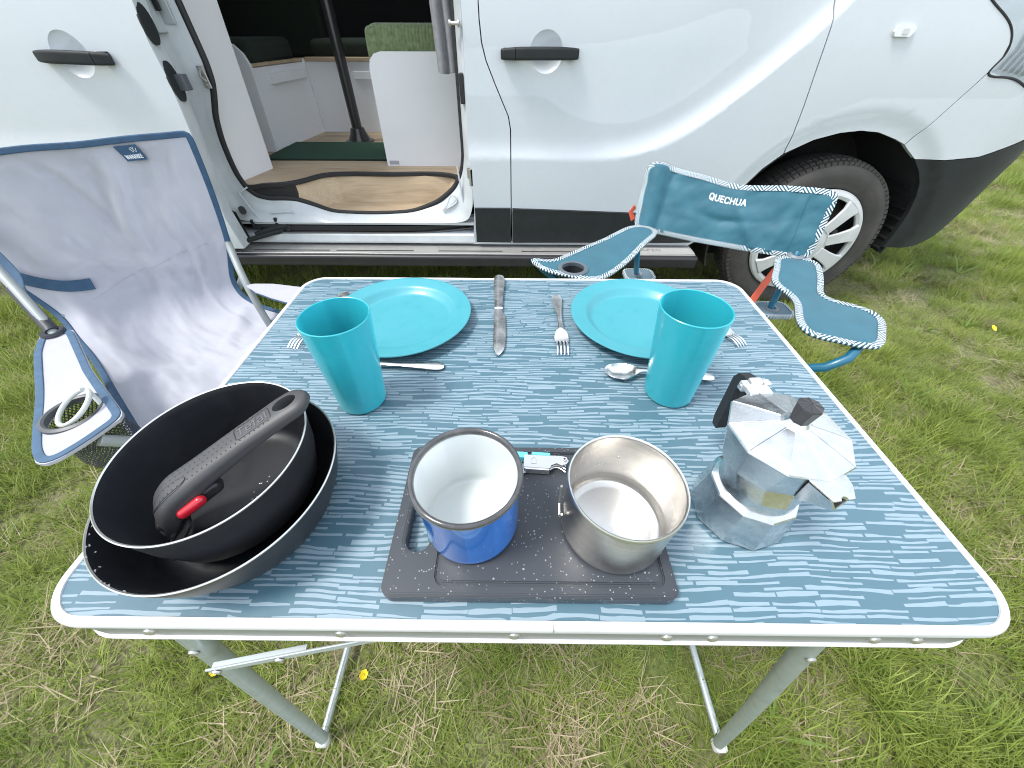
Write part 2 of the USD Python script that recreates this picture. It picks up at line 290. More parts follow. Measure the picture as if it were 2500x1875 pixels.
ribcloth = usdkit.material(stage, '/World/Looks/ribbed_green_cloth', {'g': ('geometry', {}), 'n': ('noise_texture', {'scale': 60.0, 'detail': 3.0}), 'r': ('rgb_ramp', {'ramp': [(.3, (.10, .14, .06)), (.7, (.20, .25, .12))]}), 'p': ('principled_bsdf', {'roughness': .9, 'sheen_weight': .3})},
    [('g.position', 'n.vector'), ('n.fac', 'r.fac'), ('r.color', 'p.base_color')], surface='p.BSDF')
netmat = usdkit.material(stage, '/World/Looks/black_net', {
    'tc': ('texture_coordinate', {}), 's': ('separate_xyz', {}), 'a': ('math', {'math_type': 'add'}), 'b': ('math', {'math_type': 'subtract'}), 'fa': ('math', {'math_type': 'fraction'}), 'fb': ('math', {'math_type': 'fraction'}),
    'la': ('math', {'math_type': 'less_than', 'value2': .34}), 'lb': ('math', {'math_type': 'less_than', 'value2': .34}), 'mxx': ('math', {'math_type': 'maximum'}), 't': ('transparent_bsdf', {'color': (1, 1, 1)}), 'p': ('principled_bsdf', {'base_color': (.02, .025, .04), 'roughness': .7}), 'm': ('mix_closure', {})},
    [('tc.UV', 's.vector'), ('s.x', 'a.value1'), ('s.y', 'a.value2'), ('s.x', 'b.value1'), ('s.y', 'b.value2'), ('a.value', 'fa.value1'), ('b.value', 'fb.value1'), ('fa.value', 'la.value1'), ('fb.value', 'lb.value1'), ('la.value', 'mxx.value1'), ('lb.value', 'mxx.value2'), ('mxx.value', 'm.fac'), ('t.BSDF', 'm.closure1'), ('p.BSDF', 'm.closure2')], surface='m.closure')
def glassmat(name, tint, rough=.03):
    return usdkit.material(stage, '/World/Looks/' + name, {'f': ('fresnel', {'IOR': 1.5}), 't': ('transparent_bsdf', {'color': tint}), 'gl': ('glossy_bsdf', {'color': (1, 1, 1), 'roughness': rough}), 'm': ('mix_closure', {})},
        [('f.fac', 'm.fac'), ('t.BSDF', 'm.closure1'), ('gl.BSDF', 'm.closure2')], surface='m.closure')
lensglass = glassmat('headlight_glass', (.95, .97, .98)); winglass = glassmat('window_glass', (.25, .3, .3))

# ------------------------------------------------------------------ ground and grass
def patch(x, y):
    """0 = lush, 1 = dry straw."""
    p = np.stack([np.asarray(x, float) * 1.0, np.asarray(y, float), np.zeros_like(x)], -1)
    return np.clip((fbm(p * 1.9 + 11.3, 4, 3) - .5) * 2.6 + .5, 0, 1)
def height(x, y):
    p = np.stack([np.asarray(x, float), np.asarray(y, float), np.zeros_like(x)], -1)
    return (fbm(p * 2.2, 4, 9) - .5) * .035
gx = np.r_[-60, -30, -12, np.linspace(-5, 9, 200), 14, 30, 80]; gy = np.r_[-40, -10, np.linspace(-3, 9, 170), 14, 30, 120]
GX, GY = np.meshgrid(gx, gy, indexing='ij'); near = np.exp(-(np.maximum(np.hypot(GX, GY - 1) - 6, 0) / 2) ** 2)
G = np.stack([GX, GY, height(GX, GY) * near - .012], -1)
n_, m_ = GX.shape; i_, j_ = np.meshgrid(np.arange(n_ - 1), np.arange(m_ - 1), indexing='ij'); a_ = (i_ * m_ + j_).ravel()
groundmat = usdkit.material(stage, '/World/Looks/soil_and_thatch', {
    'g': ('geometry', {}), 'n': ('noise_texture', {'scale': 2.4, 'detail': 6.0}), 'n2': ('noise_texture', {'scale': 85.0, 'detail': 6.0, 'roughness': .7}),
    'r': ('rgb_ramp', {'ramp': [(.3, (.07, .065, .035)), (.5, (.17, .155, .08)), (.72, (.33, .30, .18))]}), 'r2': ('rgb_ramp', {'ramp': [(.3, (.06, .075, .02)), (.5, (.12, .15, .035)), (.72, (.23, .26, .08))]}),
    'mr': ('map_range', {'from_min': .42, 'from_max': .58, 'clamp': True}), 'mx': ('mix_color', {}), 'b': ('bump', {'strength': .9, 'distance': .012}), 'p': ('principled_bsdf', {'roughness': .95})},
    [('g.position', 'n.vector'), ('g.position', 'n2.vector'), ('n2.fac', 'r.fac'), ('n2.fac', 'r2.fac'), ('n.fac', 'mr.value'), ('mr.result', 'mx.fac'), ('r2.color', 'mx.a'), ('r.color', 'mx.b'), ('mx.result', 'p.base_color'), ('n2.fac', 'b.height'), ('b.normal', 'p.normal')], surface='p.BSDF')
single('ground', (G.reshape(-1, 3), np.stack([a_, a_ + m_, a_ + m_ + 1, a_ + 1], 1)), groundmat, 'grassy campsite field with dry straw coloured patches', None, kind='structure', smooth=True)

def blade(L, w, lean, az, ox, oy, curl, seg=4, z0=-.006, flat=0.0):
    t = np.linspace(0, 1, seg + 1); ang = lean + curl * t
    ds = L / seg; h = np.r_[0, np.cumsum(np.sin(ang[:-1]) * ds)]; z = np.r_[0, np.cumsum(np.cos(ang[:-1]) * ds)]
    wid = w * (1 - t ** 2.2) * .5; wid[-1] = 0.00015
    d = np.array([math.cos(az), math.sin(az)]); s = np.array([-d[1], d[0]]); c = np.array([ox, oy]) + h[:, None] * d
    L_ = np.c_[c - wid[:, None] * s, np.maximum(z + z0, .001)]; R_ = np.c_[c + wid[:, None] * s, np.maximum(z + z0, .001)]
    v = np.empty((2 * (seg + 1), 3)); v[0::2] = L_; v[1::2] = R_
    f = [[2 * k, 2 * k + 1, 2 * k + 3, 2 * k + 2] for k in range(seg)]
    return v, np.array(f)
def tuft(kind, rng, n, rad):
    V, F, o = [], [], 0
    for _ in range(n):
        r = rad * math.sqrt(rng.random()); th = rng.random() * 2 * PI; ox, oy = r * math.cos(th), r * math.sin(th)
        if kind == 'green': q = blade(rng.uniform(.03, .085), rng.uniform(.0012, .0030), rng.uniform(.1, .9), th + rng.normal(0, 1.1), ox, oy, rng.uniform(.1, 1.5))
        elif kind == 'short': q = blade(rng.uniform(.02, .05), rng.uniform(.0012, .0028), rng.uniform(.4, 1.2), rng.random() * 2 * PI, ox, oy, rng.uniform(.1, .8), 3)
        elif kind == 'stem': q = blade(rng.uniform(.10, .18), rng.uniform(.0012, .0018), rng.uniform(.5, 1.2), rng.random() * 2 * PI, ox, oy, rng.uniform(.1, .5), 5)
        elif kind == 'straw': q = blade(rng.uniform(.03, .09), rng.uniform(.001, .0024), rng.uniform(1.15, 1.5), rng.random() * 2 * PI, ox, oy, rng.uniform(-.25, .25), 3, z0=rng.uniform(.001, .016))
        else: q = blade(rng.uniform(.05, .10), rng.uniform(.006, .012), rng.uniform(.5, 1.1), th + rng.normal(0, .4), ox * .4, oy * .4, rng.uniform(.2, .8), 5)
        V.append(q[0]); F.append(q[1] + o); o += len(q[0])
    return np.vstack(V), np.vstack(F)
def leafmat(name, ramp, trans):
    return usdkit.material(stage, '/World/Looks/' + name, {
        'g': ('geometry', {}), 'oi': ('object_info', {}), 'a': ('math', {'math_type': 'multiply_add', 'value2': .55}), 'm0': ('math', {'math_type': 'multiply', 'value2': .45}), 'r': ('rgb_ramp', {'ramp': ramp}),
        'p': ('principled_bsdf', {'roughness': .55, 'specular_ior_level': .35}), 't': ('translucent_bsdf', {}), 'm': ('mix_closure', {'fac': trans})},
        [('oi.random', 'm0.value1'), ('g.random_per_island', 'a.value1'), ('m0.value', 'a.value3'), ('a.value', 'r.fac'), ('r.color', 'p.base_color'), ('r.color', 't.color'), ('p.BSDF', 'm.closure1'), ('t.BSDF', 'm.closure2')], surface='m.closure')
gm1 = leafmat('grass_green', [(0, (.125, .175, .026)), (.35, (.245, .305, .055)), (.7, (.37, .42, .11)), (.9, (.50, .50, .21)), (1, (.60, .54, .34))], .35)
gm2 = leafmat('grass_mixed', [(0, (.17, .22, .045)), (.5, (.30, .35, .09)), (.8, (.44, .44, .20)), (1, (.60, .54, .38))], .3)
gm3 = leafmat('grass_straw', [(0, (.20, .16, .085)), (.4, (.40, .33, .21)), (.8, (.56, .49, .35)), (1, (.66, .60, .46))], .2)
gm4 = leafmat('broad_leaf', [(0, (.11, .18, .03)), (.6, (.20, .28, .055)), (1, (.28, .34, .10))], .3)
grass = UsdGeom.PointInstancer.Define(stage, '/World/grass'); USED.add('/World/grass')
tag(grass.GetPrim(), 'short green and straw coloured grass covering the field', 'grass', kind='stuff')
protos = UsdGeom.Scope.Define(stage, '/World/grass/prototypes'); targets, kinds = [], []
rg = np.random.default_rng(5)
for kind, cnt, nb, rad, gm in (('green', 6, 58, .05, gm1), ('short', 4, 70, .055, gm2), ('straw', 5, 42, .06, gm3), ('leaf', 3, 7, .03, gm4), ('stem', 3, 3, .04, gm3)):
    for k in range(cnt):
        p = f'/World/grass/prototypes/{kind}_tuft_{k:03d}'; usdkit.mesh(stage, p, tuft(kind, rg, nb, rad), gm, smooth=False); targets.append(Sdf.Path(p)); kinds.append(kind)
grass.CreatePrototypesRel().SetTargets(targets)
pos, idx, ori, scl = [], [], [], []
def scatter(x0, x1, y0, y1, dens, smin, smax, keep=None):
    n = int((x1 - x0) * (y1 - y0) * dens); x = rg.uniform(x0, x1, n); y = rg.uniform(y0, y1, n)
    d = patch(x, y); z = height(x, y) - .012; u = rg.random(n)
    for k in range(n):
        if keep is not None and not keep(x[k], y[k]): continue
        dd = d[k]
        if y[k] > 1.55 and -2 < x[k] < .85: kd = 'green' if u[k] < .6 else 'short'
        elif u[k] < .012: kd = 'leaf'
        elif u[k] < .03: kd = 'stem'
        elif u[k] < .10 + .72 * (1 - dd) ** .8: kd = 'green'
        elif u[k] < .80 + .2 * (1 - dd): kd = 'short'
        else: kd = 'straw'
        c = [i for i, q in enumerate(kinds) if q == kd]; s = rg.uniform(smin, smax) * (1.25 - .55 * dd if kd == 'green' else 1)
        a = rg.random() * PI; pos.append((x[k], y[k], z[k])); idx.append(c[rg.integers(len(c))]); ori.append((math.cos(a), math.sin(a))); scl.append(s)
fr = lambda x, y: abs(x) < 1.75 + 1.35 * max(y, 0)
scatter(-2.0, 2.4, -.35, 1.0, 620, .7, 1.1, lambda x, y: abs(x) < 1.1 + 1.3 * max(y, 0))
scatter(-2.6, 3.0, 1.0, 1.7, 430, .7, 1.15)
scatter(-1.9, 1.2, 1.7, 2.1, 180, .9, 1.4)
scatter(1.2, 4.2, 1.7, 3.0, 420, .8, 1.3, lambda x, y: x > 1.9 or y < 1.66)
scatter(2.0, 8.0, 3.0, 6.5, 170, 1.2, 1.8)
pi = np.array(pos); grass.CreatePositionsAttr(Vt.Vec3fArray.FromNumpy(pi.astype(np.float32))); grass.CreateProtoIndicesAttr(Vt.IntArray.FromNumpy(np.array(idx, np.int32)))
grass.CreateOrientationsAttr(Vt.QuathArray([Gf.Quath(float(c), 0, 0, float(s)) for c, s in ori])); sc_ = np.array(scl, np.float32); grass.CreateScalesAttr(Vt.Vec3fArray.FromNumpy(np.stack([sc_] * 3, 1)))

# ------------------------------------------------------------------ the van
CREASE = np.array([(-4, .640), (-.1, .639), (.226, .636), (.366, .640), (.448, .652), (.551, .684), (.642, .733), (.744, .808), (.835, .884), (.901, .945), (.968, 1.012), (1.06, 1.12), (1.2, 3.0), (6, 3.0)])
from scipy.interpolate import PchipInterpolator
from scipy.ndimage import gaussian_filter1d as _gf
_cx = np.linspace(-4, 6, 4001); _cz = _gf(PchipInterpolator(CREASE[:, 0], CREASE[:, 1])(_cx), 14)
CREASE_Z = lambda X: np.interp(X, _cx, _cz)
def S(X, Z, dish=()):
    X, Z = np.asarray(X, float), np.asarray(Z, float); y = np.full(X.shape, 1.6)
    x0 = 1.7 - .20 * np.maximum(.62 - Z, 0); s = np.clip((X - x0) / .6, 0, .985); y = y + .75 * (1 - np.sqrt(1 - s * s))
    y = y + .5 * np.maximum(.45 - Z, 0) ** 2 + .10 * np.maximum(Z - .95, 0) ** 1.5
    y = y - .012 * np.exp(-((Z - .86) / .22) ** 2) * smooth01((X - .8) / .4)
    d = Z - CREASE_Z(X)
    y = y + (.0115 + .0115 * smooth01((X - .1) / .6)) * (1 - (1 - np.clip(d / .085, 0, 1)) ** 2.8) * (1 - .45 * smooth01((d - .1) / .35))
    r = np.hypot(X - 1.265, Z - .335); y = y + .012 * smooth01((.468 - r) / .055) * (X > .8)      # pressed lip about the wheel arch
    for cx, cz in dish:
        q = np.hypot(X - cx, Z - cz) / .054; y = y + .024 * np.sqrt(np.maximum(1 - q * q, 0)) * (q < 1)
    return y
def S_slide(X, Z):
    X, Z = np.asarray(X, float), np.asarray(Z, float)
    y = 1.5 + .10 * np.maximum(Z - .95, 0) ** 1.5 + .5 * np.maximum(.45 - Z, 0) ** 2 + .010 * smooth01((Z - .62) / .12)
    return y
def panel(poly, t=.02, res=.014, surf=S, off=0.0, holes=()):
    m = prism(poly, t, res, holes)
    def warp(v):
        v = np.asarray(v); return np.stack([v[:, 0], surf(v[:, 0], v[:, 1]) + off + (t - v[:, 2]), v[:, 1]], 1)
    return m.warp_batch(warp)
def pane(poly, **k):
    m = arr(panel(poly, **k)); m.update_faces(m.face_normals[:, 1] < -.25); m.remove_unreferenced_vertices(); return m
van = thing('camper_van', 'white camper van with its side sliding door standing open behind the table', 'van', (0, 2.5, 0))
door_rear = [(-.116, 1.055), (-.115, 1.014), (-.110, .96), (-.098, .917), (-.072, .861), (-.046, .809), (-.025, .767), (-.017, .727), (-.016, .623), (-.014, .46), (-.012, .318)]
door_front = [(.966, 1.057), (.975, .999), (.986, .898), (.999, .798), (1.012, .663)]
arch_r = [(.771, .318), (.80, .36), (.85, .45), (.926, .558), (.957, .604), (1.012, .656)]
dp = [(-.118, 1.2)] + door_rear + arch_r + door_front[::-1][1:] + [(.95, 1.2)]
g = .0025
def ring2(cx, cz, r, n=56):
    a = np.linspace(0, 2 * PI, n, endpoint=False); return np.stack([cx + r * np.cos(a), cz + r * np.sin(a)], 1)
def dish(parent, cx, cz, r, surf):
    q = np.r_[1.03, 1.0, .985, np.linspace(.96, 0.0, 16)]; a = np.linspace(0, 2 * PI, 56, endpoint=False); rings = []
    for t in q:
        X, Z = cx + r * max(t, .002) * np.cos(a), cz + r * max(t, .002) * np.sin(a); rings.append(np.stack([X, surf(X, Z) + (.0006 if t > 1 else .021 * (1 - min(t, 1) ** 2) ** .75), Z], 1))
    return part(parent, 'handle_recess', loft(rings), paint, smooth=60)
def loft(rings, cap=False):
    k = len(rings[0]); v = np.vstack(rings); j = np.arange(k); j2 = (j + 1) % k
    f = np.vstack([np.stack([i * k + j, i * k + j2, (i + 1) * k + j2, (i + 1) * k + j], 1) for i in range(len(rings) - 1)]); return arr((v, f))
front_door = part(van, 'front_door', panel(dp, res=.010, holes=[ring2(.098, .938, .054)]), paint); dish(front_door, .098, .938, .054, S)
# fender, bumper
arch_f = [(1.016, .658), (1.1, .702), (1.181, .724), (1.251, .731), (1.32, .726), (1.396, .705), (1.441, .689)]
seam = [(1.469, .745), (1.513, .83), (1.549, .898)]
hl_edge = [(1.560, .931), (1.554, .965), (1.532, .995), (1.485, 1.026), (1.419, 1.058)]
part(van, 'front_wing', panel(arch_f + seam + hl_edge + [(1.30, 1.13), (.953, 1.2)] + [(x + .004, z) for x, z in door_front]), paint)
hl_bot = [(1.553, .896), (1.623, .879), (1.718, .850), (2.0, .80), (2.28, .785)]
part(van, 'front_bumper', panel([(1.445, .687), (1.462, .675), (1.518, .641), (1.625, .641), (1.739, .652), (1.80, .672), (1.9, .70), (2.28, .72)] + hl_bot[::-1] + [(1.517, .83), (1.473, .745)]), paint)
part(van, 'bumper_skirt', panel([(1.518, .639), (1.567, .598), (1.602, .557), (1.626, .509), (1.645, .44), (1.652, .36), (1.654, .292), (1.80, .290), (1.92, .315), (2.05, .345), (2.25, .37), (2.28, .718), (1.9, .697), (1.80, .669), (1.739, .649), (1.625, .638)], off=-.002), blkplastic)
hl_poly = [(1.424, 1.056), (1.488, 1.024), (1.535, .994), (1.557, .965), (1.563, .931), (1.555, .900), (1.624, .883), (1.719, .854), (2.0, .805), (2.27, .79), (2.27, 1.0), (1.95, 1.06), (1.6, 1.10)]
hlh = part(van, 'headlight', panel(hl_poly, t=.006, res=.03, off=.028), mat('lamp_reflector', (.82, .86, .88), .4, metal=.0))
part(hlh, 'lens', pane(hl_poly, t=.004, res=.025, off=-.001), lensglass)
for k in range(9):
    x = 1.60 + k * .022
    part(hlh, 'reflector_rib', sweep(np.array([(xx, float(S(xx, zz)) + .020, zz) for xx, zz in ((x, .90 - k * .004), (x + .015, .95), (x + .01, 1.0))]), circ(.004, 6)), mat('rib_silver', (.55, .60, .62), .25, metal=.2) if k == 0 else '/World/Looks/rib_silver')
def seal_line(P, r, off=0.0, n=120, surf=S):
    P = spline(np.asarray(P), n); return tube(np.stack([P[:, 0], surf(P[:, 0], P[:, 1]) + off, P[:, 1]], 1), r, 8)
part(hlh, 'lamp_seal', seal_line([(1.405, 1.067), (1.419, 1.059), (1.486, 1.026), (1.533, .995), (1.5565, .965), (1.5625, .931), (1.550, .897), (1.623, .881), (1.718, .852), (2.0, .802)], .0035, .001), rubber)
part(van, 'bonnet_edge', panel([(1.60, 1.104), (1.95, 1.064), (2.27, 1.005), (2.27, 1.16), (1.5, 1.22), (1.31, 1.14), (1.42, 1.067)], off=.002), paint)
part(van, 'windscreen', pane([(1.32, 1.225), (2.2, 1.18), (1.5, 1.8), (1.2, 1.85)], off=.22, res=.05), winglass)
# side repeater lamp
li = part(van, 'side_indicator', panel([(1.176, .9785), (1.170, .99), (1.173, 1.0), (1.183, 1.004), (1.205, 1.001), (1.228, 1.003), (1.234, .998), (1.231, .987), (1.224, .978)], t=.010, res=.005, off=-.009), greylens)
part(li, 'bulb_mount', panel([(1.195, .984), (1.212, .984), (1.212, .997), (1.195, .997)], t=.002, res=.01, off=-.0105), mat('lamp_inner', (.5, .5, .5), .3))
# door handles
def door_handle(parent, x0, x1, zc, surf, flip, tilt=0.0):
    xm, L = (x0 + x1) / 2, x1 - x0; cs = mf.CrossSection([rpoly(-.5 * L, .5 * L, -.0155, .0155, .008)])
    def bar(a, b, nm, r):
        xs = np.linspace(a, b, 15); mid = (xs - xm) / (L / 2); y = surf(np.array([x0 - .02]), np.array([zc]))[0] - .026 + .018 * np.abs(mid) ** 2.5
        sec = rpoly(-.0125, .0125, -.0165, .0165, .008, 4); sc = 1 - .18 * np.abs(mid) ** 4
        return sweep(np.stack([xs, y, zc + tilt * (xs - xm) - .002 * mid ** 2], 1), sec, up=(0, 1, 0), scale=sc)
    cut = x0 + .19 * L if not flip else x1 - .19 * L
    p = part(parent, 'door_handle', bar(x0, cut - .0008, '', 0) if flip else bar(cut + .0008, x1, '', 0), blkplastic)
    part(p, 'handle_cap', bar(cut + .0008, x1, '', 0) if flip else bar(x0, cut - .0008, '', 0), blkplastic)
    y = float(surf(np.array([x0 - .02]), np.array([zc]))[0])
    for xx in (x0 + .02, x1 - .02): part(p, 'handle_foot', box(xx - .016, xx + .016, y - .012, y + .012, zc - .013, zc + .013, .004), blkplastic)
door_handle(front_door, -.047, .199, .936, S, False, .004)
# black side mouldings
part(van, 'side_moulding', panel([(-.014 + .003, .458), (.186, .453), (.497, .443), (.735, .415), (.765, .36), (.771, .319), (.7, .317), (.266, .315), (-.009, .313)][::-1], t=.016, off=-.014, res=.02), blkplastic)
part(van, 'side_moulding', panel([(-.166, .459), (-.020, .459), (-.017, .314), (-.168, .316)], t=.016, off=-.014, res=.02), blkplastic)
# door pillar between the two doors
part(van, 'door_pillar', panel([(-.185, .30), (-.018, .30), (-.018, .46), (-.020, .623), (-.021, .727), (-.029, .767), (-.050, .809), (-.076, .861), (-.102, .917), (-.114, .96), (-.119, 1.014), (-.121, 1.2), (-.121, 1.85), (-.172, 1.85), (-.170, .999), (-.178, .647), (-.170, .449)], t=.03), paint)
part(van, 'seam_backing', box(-.6, 1.2, 1.665, 1.67, .345, 1.2) if False else panel([(-.12, .33), (.7, .33), (.9, .6), (1.02, .72), (1.5, .74), (1.58, .88), (1.4, 1.05), (.9, 1.19), (-.12, 1.19)], t=.003, off=.05, res=.05), blackvoid)
part(van, 'sill_edge', panel([(-.185, .297), (.775, .297), (.80, .318), (-.185, .312)], t=.05, off=.004, res=.03), jambpaint)
# upper body, roof, far side and tail so that the van is a closed vehicle
part(van, 'side_window', pane([(-.10, 1.205), (.945, 1.205), (.62, 1.75), (-.10, 1.75)], t=.006, off=.0, res=.05), winglass)
part(van, 'roof', [box(-2.95, -1.6, 1.66, 3.42, 1.93, 1.97), box(-.5, 1.2, 1.66, 3.42, 1.93, 1.97), box(-1.6, -.5, 1.66, 2.1, 1.931, 1.969), box(-1.6, -.5, 2.9, 3.42, 1.931, 1.969), panel([(-2.9, 1.76), (1.15, 1.76), (.9, 1.94), (-2.9, 1.94)], t=.02, res=.2, off=-.02)], paint)
part(van, 'roof_light', box(-1.6, -.5, 2.1, 2.9, 1.955, 1.956), glassmat('roof_light_glass', (.75, .78, .78)))
part(van, 'far_side', [box(-2.95, 1.7, 3.36, 3.40, .3, 1.17, .01), box(-2.95, 1.7, 3.36, 3.40, 1.72, 1.95, .01), box(-2.95, -2.0, 3.361, 3.399, 1.17, 1.72), box(-.1, 1.7, 3.361, 3.399, 1.17, 1.72)], paint)
part(van, 'far_window', box(-2.0, -.1, 3.378, 3.382, 1.17, 1.72), winglass)
part(van, 'tail', box(-2.97, -2.93, 1.62, 3.38, .3, 1.95, .01), paint)
part(van, 'rear_quarter', panel([(-2.93, .3), (-1.25, .3), (-1.2, .6), (-1.2, 1.85), (-2.93, 1.85)], t=.03, res=.2, off=.01), paint)
part(van, 'front_wall', [box(2.25, 2.31, 2.35, 3.0, .3, 1.15, .02), box(1.2, 1.25, 1.8, 3.38, 1.15, 1.95, .01), box(1.25, 2.25, 2.1, 3.38, 1.1, 1.16, .02)], paint)
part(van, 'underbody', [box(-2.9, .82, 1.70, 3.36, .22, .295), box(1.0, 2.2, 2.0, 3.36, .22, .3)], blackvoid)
# wheel arch liner with ribs
al = []
aa = np.linspace(math.radians(-10), math.radians(200), 40)
rr = np.where(aa < 1.2, .405, .40)
for yy in (1.625, 1.98): al.append(np.stack([1.268 + rr * np.cos(aa), np.full(40, yy), .332 + rr * np.sin(aa)], 1))
part(van, 'arch_liner', [sheet(np.stack(al, 0), .006), box(.85, 1.68, 1.975, 1.985, .1, .74)], liner)
for k in range(7):
    a = math.radians(-8 + 6.2 * k); part(van, 'liner_rib', sweep(np.array([(1.268 + .40 * math.cos(a), y, .332 + .40 * math.sin(a)) for y in (1.64, 1.70, 1.78)]), circ(.006, 6)), liner)
# front wheel
WC = np.array([1.28, 1.615, .315])
def ring_y(profile, n=96): return place(lathe(profile, n), X=(1, 0, 0), Y=(0, 0, 1), Z=(0, 1, 0), o=WC)
tyre_prof = [(.215, .012), (.222, .002), (.235, -.004), (.262, -.010), (.285, -.006), (.300, .006), (.309, .020), (.314, .045), (.3155, .10), (.314, .155), (.30, .195), (.262, .21), (.215, .19), (.205, .1), (.215, .012)]
wheel = part(van, 'wheel', ring_y([(.0, .05), (.20, .05), (.205, .02), (.214, .006), (.218, .012), (.21, .19), (.0, .19)]), mat('steel_wheel', (.03, .03, .03), .5, metal=.3))
tyre = part(wheel, 'tyre', ring_y(tyre_prof), tyremat)
tb = []
for k in range(88):
    a = 2 * PI * k / 88; ca, sa = math.cos(a), math.sin(a); hw = .0085
    for (r0, r1, y0, y1) in ((.3005, .3125, .006, .030), (.312, .3185, .034, .062), (.314, .3195, .068, .10)):
        b = box(-hw, hw, y0, y1, r0, r1); sh = .35 * (y0 - .006)
        b.vertices = np.stack([(b.vertices[:, 0] + sh * .3) * sa * 1 + (b.vertices[:, 2]) * ca, b.vertices[:, 1], -(b.vertices[:, 0] + sh * .3) * ca + b.vertices[:, 2] * sa], 1) + WC; tb.append(b)
part(wheel, 'tread_blocks', tb, tyremat); stage.GetPrimAtPath(wheel + '/tread_blocks').SetCustomDataByKey('kind', 'stuff')
# wheel cover: rim, hub and ten tapered spokes with windows between
part(wheel, 'cover_rim', ring_y([(.214, .006), (.218, -.002), (.213, -.012), (.200, -.016), (.188, -.012), (.186, -.004), (.19, .004), (.214, .006)]), capmat)
part(wheel, 'cover_hub', ring_y([(.0, -.036), (.03, -.036), (.05, -.033), (.085, -.026), (.09, -.014), (.0, -.012)]), capmat)
for k in range(9):
    a = 2 * PI * (k + .35) / 9; pts = np.array([(.075, -.026), (.12, -.025), (.165, -.020), (.192, -.013)])
    d = np.array([math.cos(a), 0, math.sin(a)]); Pk = WC + pts[:, :1] * d + pts[:, 1:] * np.array([0, 1, 0])
    part(wheel, 'cover_spoke', sweep(Pk, rpoly(-.006, .006, -.026, .026, .005, 3), up=(0, 1, 0), scale=[.9, .95, 1.12, 1.5]), capmat)
for k in range(5):
    a = 2 * PI * (k + .2) / 5; part(wheel, 'wheel_nut', place(lathe([(0, 0), (.011, 0), (.011, .016), (0, .018)], 6), X=(1, 0, 0), Y=(0, 0, 1), Z=(0, -1, 0), o=WC + np.array([.14 * math.cos(a), .04, .14 * math.sin(a)])), steelpart)
# --- door opening
inner = [(-.201, 1.85), (-.201, 1.057), (-.203, .868), (-.204, .717), (-.204, .631), (-.217, .571), (-.253, .513), (-.331, .456), (-.451, .414), (-.624, .406), (-.794, .412), (-.868, .442), (-.941, .466), (-1.0, .469), (-1.052, .468), (-1.10, .478), (-1.133, .51), (-1.146, .56), (-1.147, .61), (-1.142, .679), (-1.125, .753), (-1.097, .811), (-1.078, .856), (-1.071, .91), (-1.073, 1.0), (-1.075, 1.1), (-1.075, 1.85)]
outer = [(-.174, 1.85), (-.171, 1.057), (-.173, .868), (-.176, .717), (-.178, .631), (-.176, .56), (-.174, .47), (-.20, .388), (-.451, .386), (-.624, .386), (-.794, .386), (-.868, .386), (-.941, .386), (-1.0, .386), (-1.06, .386), (-1.13, .388), (-1.21, .40), (-1.225, .50), (-1.23, .60), (-1.23, .68), (-1.225, .753), (-1.215, .811), (-1.205, .856), (-1.20, .91), (-1.195, 1.0), (-1.19, 1.1), (-1.19, 1.85)]
NI = 200
I_ = np.stack([np.interp(np.linspace(0, 26, NI), np.arange(27), np.array(inner)[:, k]) for k in (0, 1)], 1); O_ = np.stack([np.interp(np.linspace(0, 26, NI), np.arange(27), np.array(outer)[:, k]) for k in (0, 1)], 1)
for A in (I_, O_):
    for _ in range(6): A[1:-1] = (A[:-2] + 2 * A[1:-1] + A[2:]) / 4
rows = []
leftness = smooth01((-.9 - I_[:, 0]) / .15)
for t, dy in ((0, .085), (.04, .075), (.12, .062), (.3, .055), (.36, .046), (.62, .040), (.72, .028), (1.0, .018)):
    q = I_ * (1 - t) + O_ * t; rows.append(np.stack([q[:, 0], 1.6 + dy + (.018 * math.sin(t * PI) * leftness), q[:, 1]], 1))
frame = part(van, 'door_frame', sheet(np.stack(rows, 0), .003), jambpaint)
sealP = np.stack([I_[:, 0], np.full(NI, 1.672), I_[:, 1]], 1)
part(frame, 'door_seal', sweep(sealP, circ(.0105, 10, .009)), rubber)
liningP = []
for yy, s_ in ((1.682, 0), (1.72, .0), (1.76, .012)): liningP.append(np.stack([I_[:, 0] - s_ * np.sign(I_[:, 0] + .65), np.full(NI, yy), I_[:, 1] - s_ * (I_[:, 1] < .5)], 1))
# pressed ridge lines and bumps of the frame
def ridge(P, r=.003): part(frame, 'pressed_ridge', tube(spline(P, 30), r, 8), jambpaint)
ridge([(-1.16, 1.652, .497), (-1.135, 1.655, .507), (-1.12, 1.66, .514)]); ridge([(-1.16, 1.652, .497), (-1.13, 1.635, .44), (-1.105, 1.628, .395)])
ridge([(-.232, 1.645, .60), (-.222, 1.640, .50), (-.219, 1.635, .41), (-.222, 1.63, .392)]); ridge([(-.31, 1.640, .432), (-.275, 1.64, .448), (-.245, 1.642, .478), (-.262, 1.642, .492), (-.285, 1.64, .462), (-.31, 1.64, .432)], .0025)
ridge([(-1.06, 1.640, .42), (-1.0, 1.640, .424), (-.96, 1.64, .42), (-.945, 1.637, .405)], .003)
